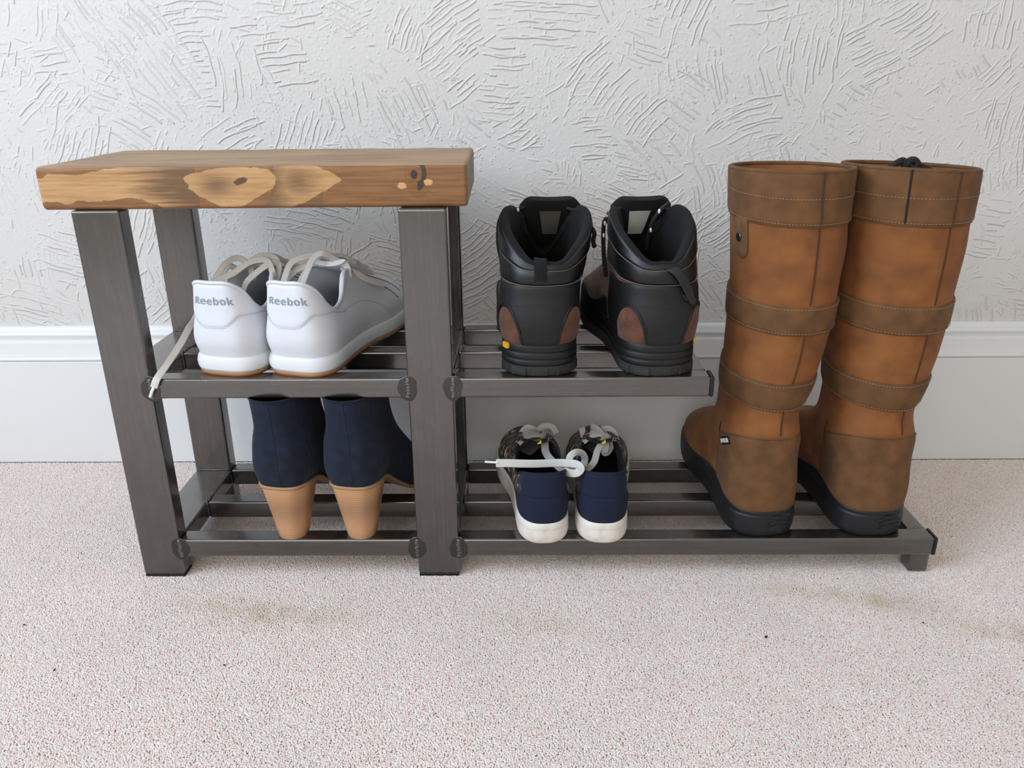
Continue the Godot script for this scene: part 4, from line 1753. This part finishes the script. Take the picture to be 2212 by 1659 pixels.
	obj("tongue_label", b, M.label_grey if mirror < 0 else M.label_white, tongue, "dull grey fabric label" if mirror < 0 else "pale grey fabric label")
	# laces through hooks on both sides
	b = Mb.new()
	var hooks := Mb.new()
	for sd in [-1.0, 1.0]:
		for k in 4:
			var u: float = sd * lerpf(0.262, 0.40, k / 3.0)
			var p := s.out(u, 3.86, 0.002)
			hooks = Mb.new()
			hooks.blob(p, V(0.0035, 0.0035, 0.0035), 5, 8)
			obj("lace_hook", hooks, M.rivet, o)
	for k in 3:
		for sd in [-1.0, 1.0]:
			var p := s.out(sd * lerpf(0.262, 0.40, k / 3.0), 3.86, 0.005)
			var q := s.out(-sd * lerpf(0.262, 0.40, (k + 1) / 3.0), 3.86, 0.005)
			var m := (p + q) / 2 + V(0, 0.012, -0.012)
			b = Mb.new()
			b.tube(curve([p, m, q], 8), 0.0022, false, 7)
			obj("lace", b, M.bow, o)
	# webbing pull tab at the notch
	b = Mb.new()
	if loop_out:
		b.ribbon(curve(mm_pts([[9, 119, -2], [3, 121, 2], [-1, 116, 9], [-2, 104, 17], [-1, 92, 24], [2, 86, 27], [5, 89, 24], [6, 99, 16], [8, 110, 6]]), 7), 0.0125, 0.0014, V(0.45, 0.75, 1))
		obj("pull_loop", b, M.loop_grey, o, "grey webbing loop folded outwards")
	else:
		b.ribbon(curve(mm_pts([[20, 118, 0], [14, 127, 0], [7, 130, 0], [2, 126, 0], [-1, 118, 0], [-2, 108, 0]]), 7), 0.0135, 0.0016, V(0, 0.6, 1))
		obj("pull_loop", b, M.black_fabric, o)
	return o


func build_hiking_boots() -> void:
	var a := make_hiking_boot("black and brown hiking boot beside the middle post, dull label inside its tongue", V(0.4825, H2, -0.0035), 0.0, -1.0, false, 7.0, 1.0)
	var c := make_hiking_boot("black and brown hiking boot at the upper shelf's free end, grey pull loop folded out", V(0.6180, H2, -0.0025), 6.0, 1.0, true, -5.0, 0.9)
	var b := Mb.new()
	b.tube(curve(own(a, [V(441, 352, -105), V(439, 369, -102), V(436, 390, -100), V(438, 414, -100), V(447, 427, -105), V(457, 424, -110), V(464, 412, -115), V(468, 395, -122)]), 8), 0.0026, false, 8)
	obj("loose_lace", b, M.bow, a)
	b = Mb.new()
	b.tube(curve(own(a, [V(541, 408, -105), V(547, 399, -100), V(546, 390, -100), V(548, 382, -100)]), 8), 0.0026, false, 8)
	obj("loose_lace", b, M.bow, a)
	b = Mb.new()
	b.tube(curve(own(c, [V(564, 345, -112), V(560, 368, -106), V(558, 400, -105), V(560, 414, -105), V(565, 408, -108)]), 8), 0.0026, false, 8)
	obj("loose_lace", b, M.bow, c)
	b = Mb.new()
	b.tube(curve(own(c, [V(632, 432, -104), V(622, 424, -100), V(615, 410, -106), V(612, 392, -114), V(612, 375, -122)]), 8), 0.0026, false, 8)
	obj("loose_lace", b, M.bow, c)
	# pale flecks in the braid
	for q in [[a, [V(440, 420, -99), V(447, 429, -104), V(437, 400, -97), V(459, 424, -108)]], [c, [V(559, 409, -102), V(558, 395, -102), V(620, 423, -98), V(613, 400, -107)]]]:
		b = Mb.new()
		for p in own(q[0], q[1]):
			b.blob(p + V(0, 0.0006, 0.001), V(0.0016, 0.0028, 0.0018), 5, 7)
		obj("lace_fleck", b, M.aglet, q[0])


# ---------------------------------------------------------------- printed canvas shoes
func make_canvas_shoe(label: String, at: Vector3, turn: float) -> Node3D:
	var o := thing("canvas_shoe", label, "shoe", at, turn, "pair of navy canvas shoes on the lower shelf")
	var line := [[0, 0], [5, 19], [26, 30], [72, 31], [118, 34], [166, 44], [212, 43], [252, 27], [270, 0]]
	sole_part(o, "sole", M.cream_rubber, line, [[0.0, 4.0], [0.4, 1.6], [2.5, 0.3], [8.0, -0.6], [16.0, -0.4], [19.0, 0.2], [19.6, -0.5], [24.5, 0.0], [27.0, 1.0], [27.6, 2.4]], 0.0, 7.0)
	var C1 := [[1, 48, 0], [6, 48, 18], [26, 47, 29], [72, 44, 31], [116, 43, 32], [164, 42, 40], [206, 41, 37], [238, 41, 22], [252, 42, 0]]
	var C2 := [[4, 70, 0], [8, 70, 17], [27, 66, 28], [68, 58, 30], [108, 60, 31], [150, 59, 32], [186, 56, 27], [208, 53, 14], [216, 53, 0]]
	var C3 := [[5, 90, 0], [9, 89, 16], [28, 82, 26], [60, 66, 29], [86, 69, 27], [108, 76, 23], [140, 71, 18], [170, 63, 12], [182, 59, 0]]
	var s := skin([at_height(line, 2.2, 25.5, 7.0), C1, C2, C3], 0.0, 0.6, 31)
	var b := Mb.new()
	b.grid(s.rows(9), true)
	obj("upper", b, M.print, o)
	# plain navy heel: a counter below and a band above
	b = Mb.new()
	patch(b, s, -0.165, 0.165, 36, func(_u): return 0.02, func(u): return 1.62 - 0.5 * smoothstep(0.09, 0.165, absf(u)), 10, 0.0013)
	obj("heel_counter", b, M.navy_canvas, o)
	b = Mb.new()
	patch(b, s, -0.105, 0.105, 26, func(_u): return 1.52, func(_u): return 2.97, 10, 0.0021)
	obj("heel_band", b, M.navy_canvas, o)
	rim_tube(o, s, M.navy_canvas, 0.0018, "collar")
	lining(o, s, M.canvas_lining, line, 31.0, 3.0)
	# toe bumper
	b = Mb.new()
	patch(b, s, 0.40, 0.60, 24, func(_u): return 0.02, func(u): return 0.45, 6, 0.0016)
	obj("toe_bumper", b, M.cream_rubber, o)
	var tg := mm_pts([[192, 57, 0], [165, 65, 0], [135, 74, 0], [108, 83, 0], [97, 87, 0]])
	sheet(o, "tongue", M.print, tg, [0.012, 0.016, 0.02, 0.023, 0.02], 0.006, 0.004)
	b = Mb.new()
	for k in 4:
		var f := k / 3.0
		var d := lerpf(118, 168, f)
		var y := lerpf(83, 69, f)
		var w := lerpf(21, 14, f)
		var sd := -1.0 if k % 2 else 1.0
		b = Mb.new()
		b.ribbon(curve(mm_pts([[d, y - 7, -w * sd], [d + 3, y + 1.5, -w * 0.4 * sd], [d + 6, y + 1.0, w * 0.4 * sd], [d + 10, y - 8, w * sd]]), 6), 0.007, 0.0014, Vector3(0, 1, 0.3))
		obj("lacing", b, M.grey_lace, o)
	return o


func build_canvas_shoes() -> void:
	var a := make_canvas_shoe("printed navy canvas shoe with a flat white lace lying across its opening", V(0.4905, H1, 0.0105), 5.5)
	var c := make_canvas_shoe("printed navy canvas shoe with a curled white lace, nearer the tall boots", V(0.5570, H1, 0.0100), -3.0)
	var b := Mb.new()
	var f := a.transform.basis.inverse() * Vector3(0, 0.25, 1)
	b.ribbon(curve(own(a, [V(495, 130, -138), V(492, 132, -120), V(492, 130, -104), V(493, 127, -80), V(501, 129, -50), V(514, 132, -20), V(524, 137, -5), V(530, 142, -4), V(529, 144, -10), V(523, 143, -18), V(505, 142, -22), V(475, 143, -18), V(447, 146, -14), V(432, 147, -12)]), 9), 0.0098, 0.0013, f)
	var la := obj("lace", b, M.grey_lace, a)
	b = Mb.new()
	b.tube(curve(own(a, [V(434, 148, -12), V(426, 148.5, -12), V(419, 149, -12)]), 4), 0.0014, false, 8)
	obj("aglet", b, M.aglet, la)
	for p in [
		[V(496, 127, -133), V(490, 122, -138), V(483, 116, -146), V(485, 123, -156), V(494, 128, -160), V(504, 128, -156), V(509, 122, -148)],
		[V(461, 110, -152), V(463, 119, -158), V(470, 125, -162), V(481, 122, -160), V(487, 116, -154)]]:
		b = Mb.new()
		b.ribbon(curve(own(a, p), 8), 0.0085, 0.0013, f)
		obj("lace_loop", b, M.grey_lace, a)
	for p in [
		[V(524, 130, -28), V(519, 138, -28), V(520, 146, -31), V(527, 149, -36), V(535, 144, -43), V(539, 134, -48), V(538, 122, -50), V(545, 117, -58), V(553, 120, -70), V(558, 127, -85), V(566, 133, -100), V(574, 134, -118)],
		[V(556, 130, -156), V(563, 132, -140), V(569, 129, -122), V(572, 121, -112), V(570, 112, -110), V(575, 112, -114), V(579, 118, -120), V(577, 125, -126)],
		[V(570, 127, -150), V(580, 128, -150), V(587, 121, -148), V(590, 110, -146)],
		[V(544, 126, -158), V(545, 121, -148), V(548, 115, -140)]]:
		b = Mb.new()
		b.ribbon(curve(own(c, p), 9), 0.0085, 0.0013, f)
		obj("lace_loop", b, M.grey_lace, c)


# ---------------------------------------------------------------- tall boots
func shaft(y: float, back: float, front: float, half: float, tilt := 0.0, sx := 0.0, drop := 0.0) -> PackedVector3Array:
	var out := PackedVector3Array()
	for i in 112:
		var w := TAU * i / 112.0
		var d := lerpf(back, front, (1.0 - cos(w)) / 2)
		var x := half * signf(sin(w)) * pow(absf(sin(w)), 0.92)
		out.append(Vector3(x + sx, y + tilt * x - drop * (1.0 - cos(w)) / 2, -d) * 0.001)
	return out


func make_tall_boot(label: String, at: Vector3, turn: float, first: bool) -> Node3D:
	var o := thing("tall_boot", label, "boot", at, turn, "pair of tall brown leather boots on the lower shelf")
	var line := [[0, 0], [6, 27], [30, 41], [78, 40], [126, 40], [178, 47], [228, 45], [265, 28], [276, 0]]
	var K1 := [[0, 56, 0], [6, 56, 28], [30, 56, 43], [78, 56, 43], [126, 54, 43], [178, 53, 48], [226, 52, 44], [256, 54, 26], [267, 55, 0]]
	var K2 := [[4, 92, 0], [10, 92, 28], [33, 92, 43], [76, 92, 46], [120, 92, 45], [164, 86, 43], [202, 78, 36], [228, 72, 21], [237, 72, 0]]
	var dx := -6.0 if first else 0.0
	var K3 := [[6, 122, 0], [12, 122, 29], [34, 122, 45], [66, 122, 50], [100, 120, 47], [130, 114, 38], [150, 108, 27], [164, 103, 14], [170, 101, 0]]
	var rings := [at_height(line, 1.6, 27.0, 8.0), K1, K2, K3]
	# the shaft's outline: height, back, front, half width, sideways
	var prof := [[152.0, 7.0, 142.0, 49.0, 0.5], [182.0, 6.0, 140.0, 55.5, 5.0], [222.0, 4.0, 140.0, 61.0, 9.5], [262.0, 3.0, 141.0, 63.5, 12.0], [300.0, 2.0, 142.0, 65.0, 12.5], [340.0, 0.0, 143.0, 67.5, 11.5], [372.0, -1.0, 143.0, 68.5, 9.0], [402.0, -2.0, 142.0, 69.0, 7.0], [425.0, -2.0, 141.0, 69.5, 6.0]]
	var wf := 0.89 if first else 0.95
	for r in [1, 2, 3]:
		rings[r] = rings[r].map(func(k): return [k[0], k[1], k[2] * lerpf(1.0, wf, [0.0, 0.5, 1.0, 1.0][r])])
	for q in prof:
		var sx: float = q[4] if first else q[4] * 0.55
		rings.append(shaft(q[0], q[1], q[2], q[3] * wf, 0.0 if first else -0.04 * smoothstep(300.0, 425.0, q[0]), sx, 4.0 * smoothstep(330.0, 425.0, q[0])))
	var s := skin(rings, 0.0, 1.7, 41 if first else 47)
	var K := s.rings.size() - 1.0
	# folds at the ankle
	for r in [4, 5]:
		var R: PackedVector3Array = s.rings[r]
		for i in R.size():
			R[i] += V(0, 0, 0.0012 * sin(TAU * 7.0 * i / 112.0 + r * 1.7))
		s.rings[r] = R
	var b := Mb.new()
	b.grid(s.rows(7), true)
	obj("shaft", b, M.tan_leather, o)
	# foot leather below the ankle seam
	var seam_v := func(u: float) -> float:
		var a := absf(fposmod(u + 0.5, 1.0) - 0.5)
		return s.vy(u, 0.127 - 0.030 * smoothstep(0.06, 0.3, a), 1.0, 5.0)
	b = Mb.new()
	patch(b, s, -0.19, 0.19, 40, func(_u): return 0.05, seam_v, 14, 0.0014)
	obj("heel_counter", b, M.olive_leather, o)
	b = Mb.new()
	var q1 := []
	for i in 41:
		var u := lerpf(-0.19, 0.19, i / 40.0)
		q1.append(s.out(u, seam_v.call(u) - 0.05, 0.0017))
	stitches(b, q1, 0.0034, 0.002, 0.00034)
	obj("stitching", b, M.tan_seam, o)
	# two straps round the leg, bowed a little lower at the back
	for y in [[0.160, 0.193], [0.2505, 0.2825]]:
		var lo := func(u: float) -> float:
			return s.vy(u, y[0] + 0.004 * (1.0 - cos(TAU * u)) / 2 * 2.0, 3.0, K)
		var hi := func(u: float) -> float:
			return s.vy(u, y[1] + 0.004 * (1.0 - cos(TAU * u)) / 2 * 2.0, 3.0, K)
		b = Mb.new()
		band(b, s, lo, hi, 6, 0.0026, -0.0006, 112)
		var strap := obj("strap", b, M.olive_leather, o)
		b = Mb.new()
		for e in [[lo, 0.06], [hi, -0.06]]:
			var pts := []
			for i in 61:
				var u := lerpf(-0.3, 0.3, i / 60.0)
				pts.append(s.out(u, e[0].call(u) + e[1], 0.0028))
			stitches(b, pts, 0.0036, 0.0021, 0.00034)
		obj("stitching", b, M.tan_thread, strap)
	# deep turned cuff at the top
	b = Mb.new()
	var c_lo := func(u: float) -> float:
		return s.vy(u, 0.3685 + 0.006 * (1.0 - cos(TAU * u)) / 2, 8.0, K)
	band(b, s, c_lo, func(_u): return K, 10, 0.0026, -0.0006, 96)
	var cuff := obj("cuff", b, M.olive_leather, o)
	b = Mb.new()
	for yy in [0.3705, 0.3975]:
		var pts := []
		for i in 61:
			var u := lerpf(-0.28, 0.28, i / 60.0)
			pts.append(s.out(u, s.vy(u, yy + 0.006 * (1.0 - cos(TAU * u)) / 2 + (0.0015 if yy < 0.38 else 0.0), 8.0, K), 0.0028))
		stitches(b, pts, 0.0036, 0.0021, 0.00034)
	obj("stitching", b, M.tan_thread, cuff)
	rim_tube(o, s, M.olive_leather, 0.0025, "rim", -0.0008)
	# inside
	var rows := []
	for q in [[K, 0.0008], [K - 0.25, 0.003], [K - 1.0, 0.0035], [K - 3.0, 0.004], [K - 5.0, 0.005], [K - 7.5, 0.006]]:
		var row := PackedVector3Array()
		for k in s.N:
			row.append(s.out(float(k) / s.N, q[0], -q[1]))
		rows.append(row)
	b = Mb.new()
	b.grid(rows, true, false, true)
	obj("lining", b, M.tan_leather, o)
	# back seam, corded
	var su := 0.012 if first else 0.03
	b = Mb.new()
	var sp := []
	for i in 60:
		var w := lerpf(s.vy(su, 0.13, 2.0, 6.0), K - 0.02, i / 59.0)
		var off := 0.0006
		var y := s.at(su, w).y
		if y > 0.372:
			off = 0.003
		elif (y > 0.160 and y < 0.193) or (y > 0.25 and y < 0.283):
			off = -0.001
		sp.append(s.out(su, w, off))
	b.tube(sp, 0.0009, false, 6)
	obj("back_seam", b, M.tan_seam, o)
	# rubber sole with moulded wall that climbs towards the instep
	b = Mb.new()
	var low := sole_part(o, "sole", M.boot_rubber, line, [[0.0, 3.5], [0.4, 1.5], [2.5, 0.2], [8.0, -0.8], [18.0, -1.2], [26.0, -1.0], [29.0, -0.4], [30.0, 1.8]], 0.0, 8.0)
	b = Mb.new()
	band(b, s, func(_u): return 0.02, func(u):
		var a := absf(fposmod(u + 0.5, 1.0) - 0.5)
		return s.vy(u, 0.0345 + 0.012 * exp(-pow((a - 0.2) / 0.06, 2.0)), 0.0, 2.0), 6, 0.0022, -0.0006, 112)
	obj("rand", b, M.boot_rubber, low)
	# moulded waves on the back of the heel
	b = Mb.new()
	var R0 := ring(at_height(line, -1.4, 0.0))
	for k in 3:
		var pts := []
		for i in 16:
			var f := i / 15.0
			var u := lerpf(-0.012, 0.062, f) + k * 0.004
			var p: Vector3 = R0[posmod(int(u * 112), 112)].lerp(R0[posmod(int(u * 112) + 1, 112)], fposmod(u * 112, 1.0))
			p.y = 0.0245 - k * 0.0058 + 0.0030 * sin(f * 5.0 - 1.0)
			pts.append(p)
		b = Mb.new()
		b.tube(pts, 0.0011, false, 6, true)
		obj("moulded_wave", b, M.boot_rubber, low)
	# seam running down the outer side of the foot
	b = Mb.new()
	b.tube(line_on(s, [[-0.185, 0.4], [-0.186, 1.2], [-0.187, 2.0], [-0.188, 2.6], [-0.188, 3.1]], 0.0008), 0.0007, false, 5)
	obj("side_seam", b, M.tan_seam, o)
	if first:
		# buttoned tab under the cuff
		b = Mb.new()
		var ut := -0.200
		var t_lo := func(u: float) -> float:
			var e := clampf(absf(u - ut) / 0.026, 0.0, 1.0)
			return s.vy(u, 0.329 + 0.010 * (1.0 - sqrt(1.0 - e * e)), 8.0, K)
		var t_hi := func(u: float) -> float:
			return s.vy(u, 0.374, 8.0, K)
		patch(b, s, ut - 0.026, ut + 0.026, 14, t_lo, t_hi, 8, 0.0036)
		var tab := obj("tab", b, M.olive_leather, o)
		b = Mb.new()
		var at_v := s.vy(ut - 0.003, 0.352, 8.0, K)
		var c := s.out(ut - 0.003, at_v, 0.0042)
		var nn := s.nrm(ut - 0.003, at_v)
		var sx := nn.cross(Vector3.UP).normalized()
		var sy := sx.cross(nn)
		var rr := []
		for q in [[5.2, -1.0], [5.4, 0.2], [4.6, 1.1], [2.6, 1.5], [1.2, 1.2]]:
			var row := PackedVector3Array()
			for i in 20:
				var w := TAU * i / 20.0
				row.append(c + (sx * cos(w) + sy * sin(w)) * q[0] * 0.001 + nn * q[1] * 0.001)
			rr.append(row)
		b.grid(rr, true, true, true)
		obj("press_stud", b, M.rivet, tab)
		# woven side tag with white lettering
		var ug := -0.152
		var gy := 0.1065
		var vg := s.vy(ug, gy, 1.0, 5.0)
		var g0 := s.out(ug, vg, 0.0024)
		var gn := s.nrm(ug, vg)
		var gx := Vector3.UP.cross(gn).normalized()
		var g_up := gn.cross(gx)
		var tilt := deg_to_rad(27.0)
		var ex := gx * cos(tilt) + g_up * sin(tilt)
		var ey := -gx * sin(tilt) + g_up * cos(tilt)
		b = Mb.new()
		var g := []
		for i in 7:
			var f := lerpf(-1, 1, i / 6.0)
			var row := PackedVector3Array()
			for q in [[-1, -0.4], [-1, 0.4], [1, 0.4], [1, -0.4]]:
				row.append(g0 + ex * f * 0.0135 + ey * q[0] * 0.0050 + gn * q[1] * 0.001)
			g.append(row)
		b.grid(g, true, true, true)
		var tg := obj("side_tag", b, M.tag_black, o, "small black woven tag")
		var fnt := SystemFont.new()
		fnt.font_names = PackedStringArray(["Droid Sans"])
		fnt.font_weight = 700
		var tm := TextMesh.new()
		tm.text = "DUBLIN"
		tm.font = fnt
		tm.font_size = 64
		tm.pixel_size = 0.0053 / 46.0
		tm.depth = 0.0004
		var li := MeshInstance3D.new()
		li.name = "lettering"
		li.mesh = tm
		li.material_override = M.tag_white
		li.transform = Transform3D(Basis(ex, ey, gn), g0 + gn * 0.0007)
		li.set_meta("label", "white woven lettering")
		tg.add_child(li)
	else:
		# slit in the cuff, and the dark drawstring bow at the rim
		b = Mb.new()
		var us := -0.075
		var p := []
		for i in 20:
			p.append(s.out(us, lerpf(s.vy(us, 0.372, 8.0, K), K, i / 19.0), 0.0022))
		b.tube(p, 0.0013, false, 6)
		obj("cuff_slit", b, M.tag_black, cuff)
		b = Mb.new()
		b.tube(curve(own(o, [V(866, 452, -96), V(872, 466, -96), V(880, 474, -97), V(888, 477, -98), V(891, 471, -97), V(895, 477, -98), V(902, 477, -99), V(905, 471, -98), V(898, 468, -97), V(910, 470, -100), V(922, 464, -98), V(928, 452, -97)]), 8), 0.0042, false, 8)
		obj("drawstring_bow", b, M.bow, o, "dark drawstring bow")
	return o


func build_tall_boots() -> void:
	make_tall_boot("tall brown leather boot with a studded tab and small black side tag", V(0.7545, H1, -0.0045), 3.5, true)
	make_tall_boot("tall brown leather boot at the rack's far end, dark bow at its slit cuff", V(0.8860, H1, -0.0045), 3.5, false)
